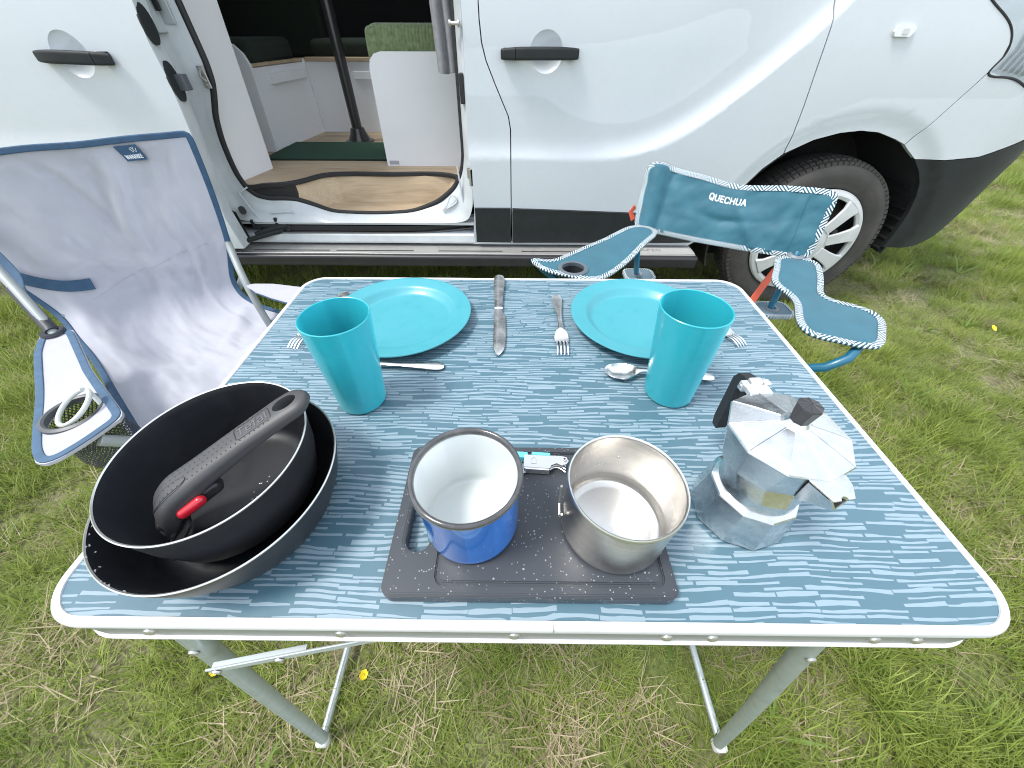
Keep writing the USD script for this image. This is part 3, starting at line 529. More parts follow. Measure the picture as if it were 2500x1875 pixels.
# sill with the sliding rail
def strip(x0, x1, prof): return sweep(np.array([(x0, 0, 0), (x1, 0, 0)], float), np.array(prof), up=(0, 1, 0))
X0, X1 = -1.24, -.176
part(van, 'sill', [sweep(np.array([(X0, 0, 0), (X1, 0, 0)], float), np.array([(1.620, .389), (1.70, .389), (1.70, .378), (1.622, .378)]), up=(0, 1, 0)),
                   sweep(np.array([(X0, 0, 0), (X1, 0, 0)], float), np.array([(1.70, .343), (1.618, .341), (1.610, .336), (1.606, .312), (1.612, .302), (1.64, .298), (1.70, .298)])[::-1], up=(0, 1, 0))], jambpaint)
part(van, 'rail_recess', box(X0, X1, 1.685, 1.70, .335, .385), mat('recess_black', (.018, .018, .02), .5))
rp = np.array([(-1.10, 1.634, .360), (-.8, 1.636, .360), (-.5, 1.638, .359), (-.40, 1.642, .361), (-.30, 1.655, .366), (-.19, 1.672, .372)])
rail = part(van, 'sliding_rail', sweep(spline(rp, 40), rpoly(-.012, .012, -.012, .012, .004, 3), up=(0, 0, 1)), rubber)
part(rail, 'rail_lip', sweep(spline(rp + [0, -.008, -.018], 40), rpoly(-.003, .003, -.012, .012, .002, 2), up=(0, 0, 1)), mat('rail_grey', (.12, .12, .12), .4, metal=.4))
br = part(van, 'door_arm', [tube([(-1.13, 1.59, .345), (-1.06, 1.615, .362), (-1.0, 1.63, .368)], .011, 10), tube([(-1.19, 1.545, .325), (-1.10, 1.59, .340), (-1.02, 1.625, .352)], .010, 10), box(-1.13, -1.03, 1.612, 1.632, .362, .378, .005)], blkplastic)
part(br, 'arm_hook', [box(-1.146, -1.134, 1.612, 1.625, .362, .398, .004), box(-1.146, -1.11, 1.612, 1.625, .358, .370, .004)], blkplastic)
part(br, 'arm_stop', box(-1.044, -1.032, 1.618, 1.63, .37, .404, .003), blkplastic)
part(br, 'arm_roller', tube([(-1.0, 1.628, .350), (-.985, 1.628, .375)], .013, 12), rubber)
# hinge stop, catch and pins on the pillar side of the opening
def plate_at(parent, name, P, m): return part(parent, name, P, m)
st = part(frame, 'door_striker', rbox((.030, .012, .052), .005, (-.186, 1.612, 1.0)) if False else [place(lathe([(0, 0), (.009, 0), (.009, .006), (0, .006)], 16), X=(0, 1, 0), Y=(0, 0, 1), Z=(1, 0, 0), o=(-.215, 1.628, 1.005)), tube([(-.213, 1.628, 1.005), (-.18, 1.612, 1.005)], .005, 10), place(lathe([(0, 0), (.010, 0), (.010, .005), (0, .005)], 16), X=(0, 1, 0), Y=(0, 0, 1), Z=(1, 0, 0), o=(-.185, 1.612, 1.005))], steelpart)
part(frame, 'rubber_stop', box(-.196, -.180, 1.618, 1.640, .80, .885, .004), rubber)
part(frame, 'lock_plate', [box(-.190, -.178, 1.606, 1.635, .565, .605, .002), box(-.182, -.168, 1.60, 1.606, .54, .60, .001)], steelpart)
# latch recess at the rear of the opening
lp = part(frame, 'latch_recess', [rbox((.010, .05, .14), .004, (-1.145, 1.637, 1.05)), box(-1.139, -1.105, 1.655, 1.660, 1.0, 1.12, .002)], mat('recess_grey', (.38, .41, .42), .45))
part(lp, 'latch_hook', [box(-1.134, -1.118, 1.632, 1.642, 1.03, 1.062, .003), box(-1.136, -1.112, 1.63, 1.645, 1.058, 1.075, .003)], blkplastic)
# --- open sliding door (stands outside, to the rear of the opening)
sd_edge = [(-1.118, 1.8), (-1.108, 1.2), (-1.105, 1.05), (-1.116, .963), (-1.114, .888), (-1.119, .821), (-1.128, .735), (-1.145, .60), (-1.158, .45), (-1.152, .318)]
sdp = [(-2.25, .318)] + sd_edge[::-1] + [(-2.25, 1.8)]
sdoor = part(van, 'sliding_door', panel(sdp, surf=S_slide, t=.012, holes=[ring2(-1.375, .932, .056)]), paint, label='open white sliding door with a black handle'); dish(sdoor, -1.375, .932, .056, S_slide)
edge = np.array(sd_edge); eg = np.stack([np.stack([edge[:, 0] - .001 - dx, S_slide(edge[:, 0], edge[:, 1]) + .006 + dy, edge[:, 1]], 1) for dx, dy in ((0, 0), (.003, .03), (.004, .055), (.012, .066))], 0)
part(sdoor, 'door_edge', sheet(eg, .003), jambpaint)
part(sdoor, 'door_inner', panel([(x - .012 if x > -2 else x, z) for x, z in sdp], surf=S_slide, t=.006, off=.062, res=.1), jambpaint)
part(sdoor, 'door_bottom_flap', [box(-2.2, -1.165, 1.512, 1.575, .312, .322, .002)], blkplastic)
part(sdoor, 'lower_edge_gap', panel([(-1.19, .46), (-1.162, .44), (-1.156, .33), (-1.19, .33)], surf=lambda X, Z: np.full(np.shape(X), 1.578), t=.004, res=.1), blackvoid)
door_handle(sdoor, -1.472, -1.252, .927, S_slide, True, -.03)
for (yy, zz, hh, nm) in ((1.535, 1.0, .052, 'guide_pad'), (1.535, .866, .058, 'guide_pad')):
    x = float(np.interp(zz, edge[::-1, 1], edge[::-1, 0]))
    pd = part(sdoor, nm, place(arr(prism(np.stack([.026 * np.cos(np.linspace(0, 2 * PI, 24, endpoint=False)), hh * .9 * np.sin(np.linspace(0, 2 * PI, 24, endpoint=False))], 1), .006)), X=(0, 1, 0), Y=(0, 0, 1), Z=(1, 0, 0), o=(x - .001, yy, zz)), blkplastic)
    if zz < .9:
        part(pd, 'contact_block', box(x + .003, x + .030, yy + .004, yy + .032, zz - .024, zz + .018, .003), mat('contact_grey', (.07, .075, .085), .45))
        ct = part(frame, 'catch_plate', [rbox((.024, .006, .062), .0025, (-1.088, 1.652, .868)), tube([(-1.09, 1.646, .885), (-1.085, 1.628, .872), (-1.082, 1.646, .858)], .004, 8)], steelpart)
        for dz in (-.02, .02): part(ct, 'bolt', place(lathe([(0, 0), (.006, 0), (.005, .004), (0, .004)], 12), X=(1, 0, 0), Y=(0, 0, 1), Z=(0, -1, 0), o=(-1.09, 1.648, .868 + dz)), steelpart)
part(sdoor, 'edge_plug', place(lathe([(0, 0), (.010, 0), (.009, .004), (0, .004)], 14), X=(0, 1, 0), Y=(0, 0, 1), Z=(1, 0, 0), o=(-1.107, 1.535, 1.065)), rubber)
part(frame, 'rubber_buffer', tube([(-1.165, 1.628, .437), (-1.148, 1.605, .437)], .013, 14), rubber)
# --- side step
stp = part(van, 'side_step', [box(-1.32, .785, 1.535, 1.66, .284, .290, .002)], stepmetal)
part(stp, 'step_front', sweep(np.array([(-1.33, 1.538, .262), (.79, 1.538, .262)]), rpoly(-.026, .024, -.018, .022, .012, 4), up=(0, 0, 1)), mat('step_black', (.022, .022, .024), .38, var=.3, vscale=30))
for x0, x1 in ((-1.15, -.815), (-.785, -.445), (-.335, -.055), (.03, .35)): part(stp, 'grip_slot', box(x0, x1, 1.556, 1.562, .2895, .2915, .0008), rubber)
part(stp, 'name_plate', box(.40, .784, 1.545, 1.64, .290, .2925, .001), mat('plate_silver', (.52, .52, .50), .35, metal=.4))
part(stp, 'lettering', place(meshkit.text_mesh('TRAFIC', .022, .0008), X=(1.25, 0, 0), Y=(0, 1, 0), o=(.505, 1.565, .2926)), mat('letter_grey', (.16, .16, .155), .5))
for x in (-1.0, -.2, .6): part(stp, 'step_bracket', tube([(x, 1.60, .275), (x, 1.72, .27)], .012, 8), blackvoid)

# --- inside the van
fl = part(van, 'floor', box(-2.6, -.10, 1.84, 3.36, .49, .517), oak)
def clip(poly, y0, y1):
    c = mf.CrossSection([np.asarray(poly, float)], mf.FillRule.EvenOdd).offset(-.005, mf.JoinType.Round, 2, 16) ^ mf.CrossSection([[(-5, y0), (5, y0), (5, y1), (-5, y1)]], mf.FillRule.EvenOdd); return c
floor_poly = [(-2.5, 1.675), (-.975, 1.675), (-.945, 1.69), (-.90, 1.74), (-.855, 1.805), (-.80, 1.828), (-.28, 1.83), (-.25, 1.80), (-.12, 1.80), (-.12, 3.34), (-2.5, 3.34)]
yb = [1.60, 1.745, 1.925, 2.105, 2.285, 2.465, 2.645, 2.825, 3.34]
for k in range(8):
    for (xa, xb) in ((-2.5, -1.62 + .31 * (k * 7 % 4) * .5), (-1.62 + .31 * (k * 7 % 4) * .5, -.12)):
        c = clip(floor_poly, yb[k] + .0006, yb[k + 1] - .0006) ^ mf.CrossSection([[(xa + .0006, 0), (xb - .0006, 0), (xb - .0006, 5), (xa + .0006, 5)]], mf.FillRule.EvenOdd)
        if c.is_empty(): continue
        part(fl, 'floor_plank', c.extrude(.005).translate((0, 0, .516 + .0004 * ((k + (xa > -2)) % 2))), (oak, oak2)[(k + (xa > -2)) % 2])
part(fl, 'rubber_filler', box(-1.135, -.93, 1.674, 1.690, .462, .517), rubber)
edgeP = [0, 0, .0035] + spline(np.array([(-1.13, 1.676, .505), (-1.05, 1.677, .517), (-.985, 1.678, .52), (-.945, 1.695, .521), (-.90, 1.745, .521), (-.855, 1.808, .521), (-.80, 1.829, .521), (-.55, 1.832, .521), (-.32, 1.83, .521), (-.265, 1.80, .52), (-.235, 1.75, .518)]), 80)
part(fl, 'step_edge_trim', sweep(edgeP, rpoly(-.012, .0045, -.0095, .0095, .003, 3), up=(0, 0, 1)), rubber)
well = mf.CrossSection([[(-.93, 1.68), (-.935, 1.705), (-.90, 1.75), (-.855, 1.812), (-.80, 1.835), (-.20, 1.835), (-.20, 1.675)]], mf.FillRule.EvenOdd)
well_t = part(van, 'step_well', well.extrude(.006).translate((0, 0, .398)), oakwell)
wl = np.array([(-.940, 1.685), (-.935, 1.705), (-.90, 1.75), (-.855, 1.812), (-.80, 1.834), (-.30, 1.834), (-.262, 1.80), (-.225, 1.70)])
part(well_t, 'well_wall', sheet(np.stack([np.c_[wl * 1.0 + np.array([0, -.0]), np.full(len(wl), z)] + (np.array([.02, -.006, 0]) if z < .45 else 0) * np.array([[1, 1, 1]]) * ((wl[:, :1] < -.5) * 1.0) + (np.array([0, -.02, 0]) if z < .45 else 0) * (wl[:, :1] >= -.5) for z in (.404, .516)], 0), .004), oakwell)
part(van, 'sill_top', box(-1.2, -.17, 1.66, 1.70, .388, .398), jambpaint)
# white furniture boards
lb = np.array([[(-1.170, 1.684, .521), (-1.129, 1.916, .521)], [(-1.115, 1.684, 1.75), (-1.035, 1.916, 1.75)]])
part(van, 'tall_cabinet_panel', [sheet(np.stack([np.linspace(lb[0, 0], lb[0, 1], 6), np.linspace(lb[1, 0], lb[1, 1], 6)], 0) - np.array([.009, 0, 0]), .018), box(-1.9, -1.19, 1.70, 1.91, .521, 1.75)], whitelam, label='tall white cabinet side board just inside the door')
cp = np.array([(-1.75, .521), (-1.255, .521), (-1.23, .86), (-1.245, .905), (-1.275, .935), (-1.32, .95), (-1.75, .95)])
part(van, 'bench_end_panel', place(prism(cp, .018), X=(1, 0, 0), Y=(0, 0, 1), Z=(0, -1, 0), o=(0, 2.245, 0)), whitelam)
bl = np.array([(-1.258, 2.246), (-1.203, 2.73)])
bside = part(van, 'bench_front_left', sheet(np.stack([np.c_[bl, np.full(2, z)] for z in (.521, .853)], 0) , .016), whitelam)
part(bside, 'bench_edge', sweep(np.array([(bl[0, 0], bl[0, 1], .862), (bl[1, 0], bl[1, 1], .862)]), rpoly(-.007, .007, -.010, .010, .003, 2), up=(0, 0, 1)), oak)
part(bside, 'finger_batten', sweep(np.array([(-1.229, 2.37, .806), (-1.196, 2.70, .806)]), rpoly(-.020, .020, -.008, .008, .002, 2), up=(0, 0, 1)), whitelam)
part(bside, 'corner_post', box(-1.212, -1.190, 2.715, 2.735, .521, .868, .002), whitelam)
bback = part(van, 'bench_front_back', box(-1.19, -.30, 2.735, 2.751, .521, .853), whitelam)
part(bback, 'bench_edge', box(-1.186, -.30, 2.722, 2.752, .854, .872, .003), oak)
part(bback, 'finger_batten', box(-.93, -.55, 2.724, 2.735, .775, .812, .002), whitelam)
part(van, 'bench_top', [box(-2.5, -1.27, 2.25, 3.34, .835, .85), box(-1.23, -.12, 2.755, 3.34, .836, .851)], oak)
rp_ = np.array([(-.606, .521), (-.16, .521), (-.16, .925), (-.545, .925), (-.572, .918), (-.592, .900), (-.600, .872)])
rpn = part(van, 'bench_side_panel', place(prism(rp_, .018), X=(1, 0, 0), Y=(0, 0, 1), Z=(0, -1, 0), o=(0, 1.985, 0)), whitelam, label='white rounded bench end board facing the doorway')
part(rpn, 'vent_label', box(-.594, -.550, 1.965, 1.9665, .528, .543), mat('label_grey', (.33, .33, .34), .5))
part(van, 'bench_box_right', box(-.59, -.14, 2.0, 2.70, .521, .85), whitelam)
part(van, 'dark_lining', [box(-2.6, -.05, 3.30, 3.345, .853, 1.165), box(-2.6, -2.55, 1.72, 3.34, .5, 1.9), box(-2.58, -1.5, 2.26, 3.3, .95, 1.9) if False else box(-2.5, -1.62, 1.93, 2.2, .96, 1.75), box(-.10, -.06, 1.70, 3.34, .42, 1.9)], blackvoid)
cush = lambda x0, x1, y0, y1, z0, z1, r=.03: rbox((x1 - x0, y1 - y0, z1 - z0), r, ((x0 + x1) / 2, (y0 + y1) / 2, (z0 + z1) / 2), 20)
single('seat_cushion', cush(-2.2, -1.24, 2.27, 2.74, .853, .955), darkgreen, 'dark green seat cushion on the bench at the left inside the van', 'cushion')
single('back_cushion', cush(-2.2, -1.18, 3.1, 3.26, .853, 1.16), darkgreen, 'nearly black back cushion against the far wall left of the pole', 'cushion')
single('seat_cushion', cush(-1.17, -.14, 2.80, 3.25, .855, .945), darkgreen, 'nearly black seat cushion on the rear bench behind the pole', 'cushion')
nx = 120; xs = np.linspace(-.60, -.20, nx); zs = np.linspace(0, 1, 16)
rib = .004 * np.abs(np.sin((xs + .6) / .0135 * PI))
GG = np.stack([np.stack([xs, 2.0 + rib * -1 + .05 * (1 - math.sin(min(1, .25 + t * 1.1) * PI / 2)) * 0 + .045 * t ** 3, np.full(nx, .915 + .088 * math.sin(t * PI / 2)) + rib * .4 - .010 * np.exp(-((xs + .60) / .02) ** 2)], 1) for t in zs], 0)
top = np.stack([np.stack([xs, 2.045 + .08 * t + 0 * xs, .9995 + .0 * t + rib * .5 - .010 * np.exp(-((xs + .60) / .02) ** 2) - .02 * t ** 2], 1) for t in np.linspace(0, 1, 6)], 0)
single('ribbed_cushion', [sheet(np.concatenate([GG, top[1:]], 0), .006), cush(-.597, -.2, 2.01, 2.12, .90, .99, .02)], ribcloth, 'green ribbed corduroy cushion above the white bench end board', 'cushion')
rug = thing('floor_rug', 'dark green rectangular rug lying on the wooden van floor', 'rug', (-.9, 2.23, .521))
part(rug, 'rug_pile', box(-1.235, -.615, 2.062, 2.415, .5218, .530, .002), rugmat); part(rug, 'rug_border', box(-1.245, -.605, 2.050, 2.425, .5215, .5275, .002), rugedge)
pole = thing('table_pole', 'black table pole standing on a flared foot inside the van', 'pole', (-.896, 2.484, .521))
part(pole, 'pole_tube', lathe([(0, .55), (.027, .55), (.027, 1.5), (.025, 1.5), (0, 1.5)], 32, (-.896, 2.484, 0)), polemat)
part(pole, 'pole_foot', lathe([(0, .5215), (.078, .5215), (.079, .525), (.062, .530), (.045, .560), (.036, .585), (.030, .588), (0, .588)], 40, (-.896, 2.484, 0)), polemat)
cx = np.linspace(0, 1, 30); CG = np.stack([np.stack([-.285 + .065 * cx + .004 * np.sin(9 * z), 1.742 + .012 * np.sin(cx * 11 + z * 2), np.full(30, z) + .012 * np.abs(cx - .45)], 1) for z in np.linspace(.872, 1.85, 24)], 0)
single('curtain', sheet(CG, .012), curtain_m, 'grey curtain hanging at the right edge of the van doorway', 'curtain')

# ------------------------------------------------------------------ folding table
TX0, TX1, TY0, TY1, TZ = -.3665, .3907, .0662, .5974, .680
table = thing('camping_table', 'folding camping table with blue dashed top and white aluminium rim', 'table', ((TX0 + TX1) / 2, (TY0 + TY1) / 2, 0))
def rimloop(inset, r, n=10): return rpoly(TX0 + inset, TX1 - inset, TY0 + inset, TY1 - inset, max(r - inset, .004), n)
CR = .038
part(table, 'table_top', prism(rimloop(.0068, CR), .02).translate((0, 0, TZ - .0215)), topmat)
def loft(rings, cap=False):
    k = len(rings[0]); v = np.vstack(rings); j = np.arange(k); j2 = (j + 1) % k
    f = np.vstack([np.stack([i * k + j, i * k + j2, (i + 1) * k + j2, (i + 1) * k + j], 1) for i in range(len(rings) - 1)]); return arr((v, f))
prof = [(.0072, TZ - .0022), (.0066, TZ - .0003), (.0050, TZ), (.0016, TZ - .0004), (.0003, TZ - .002), (0, TZ - .006), (.0006, TZ - .0095), (.0014, TZ - .0115), (.0026, TZ - .0122)]
part(table, 'rim', loft([np.c_[rimloop(i, CR), np.full(44, z)] for i, z in prof][::-1]) if len(rimloop(0, CR)) == 44 else loft([np.c_[rimloop(i, CR), np.full(len(rimloop(i, CR)), z)] for i, z in prof][::-1]), tabwhite)
part(table, 'frame_web', loft([np.c_[rimloop(.0026, CR), np.full(44, z)] for z in (TZ - .0415, TZ - .012)]), webgrey)
prof2 = [(.0020, TZ - .0395), (.0008, TZ - .0398), (-.0008, TZ - .0408), (-.0008, TZ - .0430), (.003, TZ - .0445), (.012, TZ - .045), (.012, TZ - .041)]
part(table, 'frame_flange', loft([np.c_[rimloop(i + .001, CR), np.full(44, z)] for i, z in prof2][::-1]), tabwhite)
part(table, 'underside', prism(rimloop(.012, CR), .003).translate((0, 0, TZ - .035)), webgrey)
for x in (-.289, -.136, .002, .123, .159, .287, .320):
    part(table, 'rivet', place(lathe([(0, 0), (.0048, 0), (.0045, .0012), (.003, .0024), (0, .0028)], 16), X=(1, 0, 0), Y=(0, 0, 1), Z=(0, -1, 0), o=(x, TY0 + .0026, TZ - .0270)), steelpart)
part(table, 'rim_joint', box(.0308, .0312, TY0 - .0001, TY0 + .0069, TZ - .006, TZ + .0002), webgrey)
for sx, xt, xb in ((-1, -.290, -.361), (1, .264, .400)):
    for yt, yb2 in ((.082, .022), (.58, .625)):
        P = spline(np.array([(xt, yt, .642), (xt + (xb - xt) * .5, yt + (yb2 - yt) * .5, .33), (xb - (xb - xt) * .04, yb2 - (yb2 - yt) * .04, .026)]), 12)
        part(table, 'leg', tube(P, .0092, 16), legmat)
        part(table, 'foot', rbox((.022, .022, .028), .006, (xb, yb2, .013)), footcap)
    part(table, 'ground_bar', tube(np.array([(xb, .03, .020), (xb - sx * .002, .32, .022), (xb, .615, .020)]), .0072, 14), legmat)
    part(table, 'leg_rivet', place(lathe([(0, 0), (.005, 0), (.004, .002), (0, .002)], 12), X=(1, 0, 0), Y=(0, 0, 1), Z=(0, -1, 0), o=(xt + (xb - xt) * .10, .082 - .06 * .10 - .0088, .642 - .062)), steelpart)
bp = np.array([(-.287, .056, .560), (-.19, .066, .590), (-.06, .078, .634)])
br_ = part(table, 'brace', sweep(bp, rpoly(-.0050, .0050, -.0012, .0012, .001, 2), up=(0, 0, 1)), bracemat)
for t in (.03, .45): 
    q = bp[0] + (bp[1] - bp[0]) * t * 1.6; part(br_, 'brace_rivet', place(lathe([(0, 0), (.0045, 0), (.004, .0018), (0, .002)], 12), X=(1, 0, 0), Y=(0, 0, 1), Z=(0, -1, 0), o=(q[0] + .004, q[1] - .0012, q[2] + .001)), steelpart)
part(br_, 'brace_lip', sweep(bp[:2] * [1, 1, 1] + [.004, .003, .0052], rpoly(-.0006, .0006, -.003, .003, .0006, 2), up=(0, 0, 1)), bracemat)

# ------------------------------------------------------------------ tableware
def plate(x, y, label):
    t = thing('plate', label, 'plate', (x, y, TZ), 'cyan plastic plates')
    pr = [(0, TZ + .0006), (.066, TZ + .0006), (.070, TZ + .002), (.079, TZ + .0085), (.0995, TZ + .0125), (.1025, TZ + .0138), (.1034, TZ + .0150), (.1028, TZ + .0162), (.100, TZ + .0164), (.0825, TZ + .0135), (.0800, TZ + .0128), (.0770, TZ + .0100), (.0715, TZ + .0045), (.067, TZ + .0030), (.04, TZ + .0026), (0, TZ + .0024)]
    part(t, 'plate_dish', lathe(pr, 128, (x, y, 0)), cyan, smooth=40)
plate(-.168, .462, 'cyan plastic plate behind the left cup'); plate(.188, .463, 'cyan plastic plate behind the right cup')
def cup(x, y, label, r0=.0268, r1=.0352, h=.1165, dx=0, dy=0):
    t = thing('cup', label, 'cup', (x, y, TZ), 'cyan plastic cups')
    pr = [(0, .002), (r0 - .004, .002), (r0 - .0035, 0), (r0 - .0012, 0), (r0, .0022), (r0 + (r1 - r0) * .5, h * .5), (r1 - .0002, h - .004), (r1 + .0002, h - .0008), (r1 - .0006, h), (r1 - .0014, h - .0006), (r0 + (r1 - r0) * .5 - .0016, h * .5), (r0 - .0018, .006), (r0 - .005, .004), (0, .0038)]
    m = lathe(pr, 96, (0, 0, TZ)); k = (m.vertices[:, 2] - TZ) / h; m.vertices = m.vertices + np.stack([x + dx * k, y + dy * k, 0 * k], 1)
    part(t, 'cup_wall', m, cyan2, smooth=40)
cup(-.1800, .3005, 'cyan plastic cup in front of the left plate', .0268, .0342, .118, .004, 0)
cup(.1885, .3165, 'cyan plastic cup in front of the right plate', .0280, .0358, .118, -.005, .003)
# cutlery: a flat outline given by half widths along its length, pressed to a height profile, laid on the table
def cutlery(P0, P1, prof, name, label, cat, group=None, tines=False, bowl=False, th=.0016):
    t = thing(name, label, cat, (P0[0], P0[1], TZ), group); P0, P1 = np.array(P0), np.array(P1); L = np.linalg.norm(P1 - P0); d = (P1 - P0) / L; s = np.array([-d[1], d[0]])
    prof = np.array(prof, float); u = np.unique(np.r_[np.linspace(0, prof[-1, 0], 60), prof[:, 0]])
    from scipy.interpolate import PchipInterpolator as PI_
    hw, hw2, hz = (PI_(prof[:, 0], prof[:, k])(u) * (L if k < 3 else 1) for k in (1, 2, 3))
    m = 9; v = np.linspace(-1, 1, m); Gd = []
    for k in range(len(u)):
        o = np.where(v < 0, v * hw[k], v * hw2[k]); z = TZ + .0022 + hz[k] + .0010 * (1 - v ** 2) * (0 if bowl and u[k] > .72 else 1)
        if bowl and u[k] > .70: z = z - .0045 * smooth01((u[k] - .70) / .1) * (1 - v ** 2) * smooth01((1.0 - u[k]) / .08)
        Gd.append(np.stack([P0[0] + d[0] * L * u[k] + s[0] * o, P0[1] + d[1] * L * u[k] + s[1] * o, z + 0 * o], 1))
    body = part(t, 'handle' if tines else 'body', sheet(np.array(Gd), th), chrome, smooth=60)
    if tines:
        for k in range(4):
            o = (k - 1.5) / 1.5 * .047 * L; uu = np.linspace(prof[-1, 0] - .01, 1, 8); zz = TZ + .0022 + prof[-1, 3] + .004 * np.sin((uu - uu[0]) / (uu[-1] - uu[0]) * PI * .9) - .003 * (uu - uu[0]) / (uu[-1] - uu[0])
            part(t, 'tine', sweep(np.stack([P0[0] + d[0] * L * uu + s[0] * o, P0[1] + d[1] * L * uu + s[1] * o, zz], 1), circ(.0007, 8, .0013), up=(0, 0, 1), scale=[1, 1, 1, 1, 1, .95, .8, .45]), chrome)
    return t
FORK = [(0, .022, .022, 0), (.015, .040, .040, 0), (.08, .052, .052, .001), (.2, .042, .042, .002), (.45, .021, .021, .004), (.6, .020, .020, .006), (.66, .028, .028, .006), (.72, .055, .055, .004), (.78, .064, .064, .002), (.83, .062, .062, .0015)]
SPOON = [(0, .02, .02, 0), (.015, .038, .038, 0), (.08, .052, .052, .001), (.2, .040, .040, .002), (.45, .021, .021, .004), (.62, .021, .021, .006), (.68, .030, .030, .006), (.74, .072, .072, .005), (.83, .108, .108, .004), (.92, .092, .092, .004), (.975, .055, .055, .0045), (1.0, .01, .01, .005)]
KNIFE = [(0, .020, .020, .002), (.02, .034, .034, .002), (.1, .042, .042, .002), (.3, .032, .032, .002), (.46, .027, .027, .002), (.475, .030, .030, .002), (.49, .026, .028, .001), (.53, .026, .030, .0005), (.58, .028, .048, .0003), (.8, .028, .052, 0), (.93, .024, .044, 0), (.985, .006, .022, 0), (1, -.002, .006, 0)]
cutlery((-.0268, .5960), (-.0226, .3800), KNIFE, 'knife', 'stainless steel table knife lying between the two plates', 'knife', th=.0018)
cutlery((.0690, .5340), (.0665, .3830), FORK, 'fork', 'steel fork lying left of the right plate, its tines towards the camera', 'fork', 'forks', tines=True)
cutlery((.268, .5420), (.318, .4040), FORK, 'fork', 'steel fork half hidden behind the right cup at the right of the plate', 'fork', 'forks', tines=True)
cutlery((-.279, .5400), (-.305, .3920), FORK, 'fork', 'steel fork mostly hidden behind the left cup, its handle end beside the plate', 'fork', 'forks', tines=True)
cutlery((.2525, .3398), (.1155, .3480), SPOON, 'spoon', 'steel spoon whose bowl shows left of the right cup', 'spoon', 'spoons', bowl=True)
cutlery((-.0910, .3570), (-.236, .3545), SPOON, 'spoon', 'steel spoon lying behind the left cup with only its handle showing', 'spoon', 'spoons', bowl=True)

# ------------------------------------------------------------------ pans with a detachable handle
def pan(name, label, c, r, rb, z0, h, tilt=(0, 0)):
    t = thing(name, label, 'pan', (c[0], c[1], z0), None)
    def tl(m): 
        m = arr(m).copy(); v = m.vertices - np.array([0, 0, h]); ax = np.array([tilt[0], tilt[1]]); v[:, 2] += v[:, 0] * ax[0] + v[:, 1] * ax[1]; m.vertices = v + np.array([c[0], c[1], z0 + h]); return m
    ins = [(0, .0045), (rb - .010, .0042), (rb - .002, .006), (rb + .004, .011), (rb + (r - rb) * .62, h * .55), (r - .0035, h - .006), (r - .0012, h - .0006)]
    out = [(0, 0), (rb - .008, 0), (rb, .0015), (rb + .0055, .006), (rb + (r - rb) * .62 + .002, h * .5), (r - .001, h - .008), (r + .0003, h - .0015)]
    part(t, 'pan_inside', tl(lathe(ins, 128)), nonstick, smooth=50); part(t, 'pan_outside', tl(lathe(out[::-1], 128)), panout, smooth=50)
    part(t, 'pan_rim', tl(lathe([(r + .0003, h - .0015), (r + .0005, h - .0004), (r - .0003, h + .0002), (r - .0012, h - .0006)], 128)), panrim, smooth=50); return t
bigpan = pan('frying_pan', 'larger black frying pan underneath, with a scuffed rim', (-.2410, .1625), .0900, .068, TZ, .0545, (.03, .03))
smallpan = pan('saucepan', 'smaller black pan nested in the larger one', (-.2435, .1695), .0748, .059, TZ + .0160, .0625, (.055, .045))
sc = []
rs = np.random.default_rng(3)
for k in range(16):
    a = math.radians(rs.uniform(195, 262)); R = .0893 - abs(rs.normal(0, .0014)); l = rs.uniform(.001, .0032)
    zz = TZ + .0545 + (.03 * math.cos(a) + .03 * math.sin(a)) * R - (.0895 - R) * 2.0 + .0006
    sc.append(rbox((l, rs.uniform(.0006, .0016), .0006), .0002, (0, 0, 0), 6)); A = a + PI / 2 + rs.normal(0, .5); q = sc[-1].vertices; sc[-1].vertices = np.stack([q[:, 0] * math.cos(A) - q[:, 1] * math.sin(A) - .2410 + R * math.cos(a), q[:, 0] * math.sin(A) + q[:, 1] * math.cos(A) + .1625 + R * math.sin(a), q[:, 2] + zz], 1)
part(bigpan, 'scuff_marks', sc, mat('scuff_grey', (.16, .16, .16), .6))
# droplets in the small pan
dr = []
for k in range(22):
    a, R = rs.uniform(-1.2, .9), rs.uniform(.012, .05); s_ = rs.uniform(.0005, .0011); m = trimesh.creation.icosphere(2, 1.0); m.apply_scale((s_, s_, s_ * .5))
    x, y = R * math.cos(a), R * math.sin(a); m.apply_translation((-.2435 + x, .1695 + y, TZ + .016 + .0044 + .055 * x + .045 * y)); dr.append(m)
waterm = usdkit.material(stage, '/World/Looks/water_drop', {'gl': ('glossy_bsdf', {'roughness': .05, 'color': (.9, .9, .9)}), 't': ('transparent_bsdf', {}), 'm': ('mix_closure', {'fac': .35})}, [('t.BSDF', 'm.closure1'), ('gl.BSDF', 'm.closure2')], surface='m.closure')
single('water_drops', dr, waterm, 'tiny water droplets on the bottom of the smaller pan', 'water drops', kind='stuff')
hd = thing('pan_handle', 'detachable dark grey pan handle with red button, resting inside the smaller pan', 'pan handle', (-.22, .15, TZ + .07))
hA, hB = np.array([-.2795, .1235, .7340]), np.array([-.1700, .2090, .7825])
ax_ = (hB - hA) / np.linalg.norm(hB - hA); Lh = np.linalg.norm(hB - hA); side = np.cross([0, 0, 1], ax_); side /= np.linalg.norm(side); upv = np.cross(ax_, side)
def hpt(u, s=0, n=0): return hA + ax_ * u * Lh + side * s + upv * n
us = np.array([0, .03, .10, .2, .35, .6, .85, .93, .975, 1.0]); hwid = np.array([.0115, .0148, .0172, .0160, .0136, .0128, .0138, .0137, .0102, .004]); hth = np.array([.007, .0105, .0125, .0115, .0090, .0075, .0068, .0062, .005, .002]); drop = np.array([-.022, -.0165, -.0075, -.001, .001, .002, .001, 0, 0, 0])
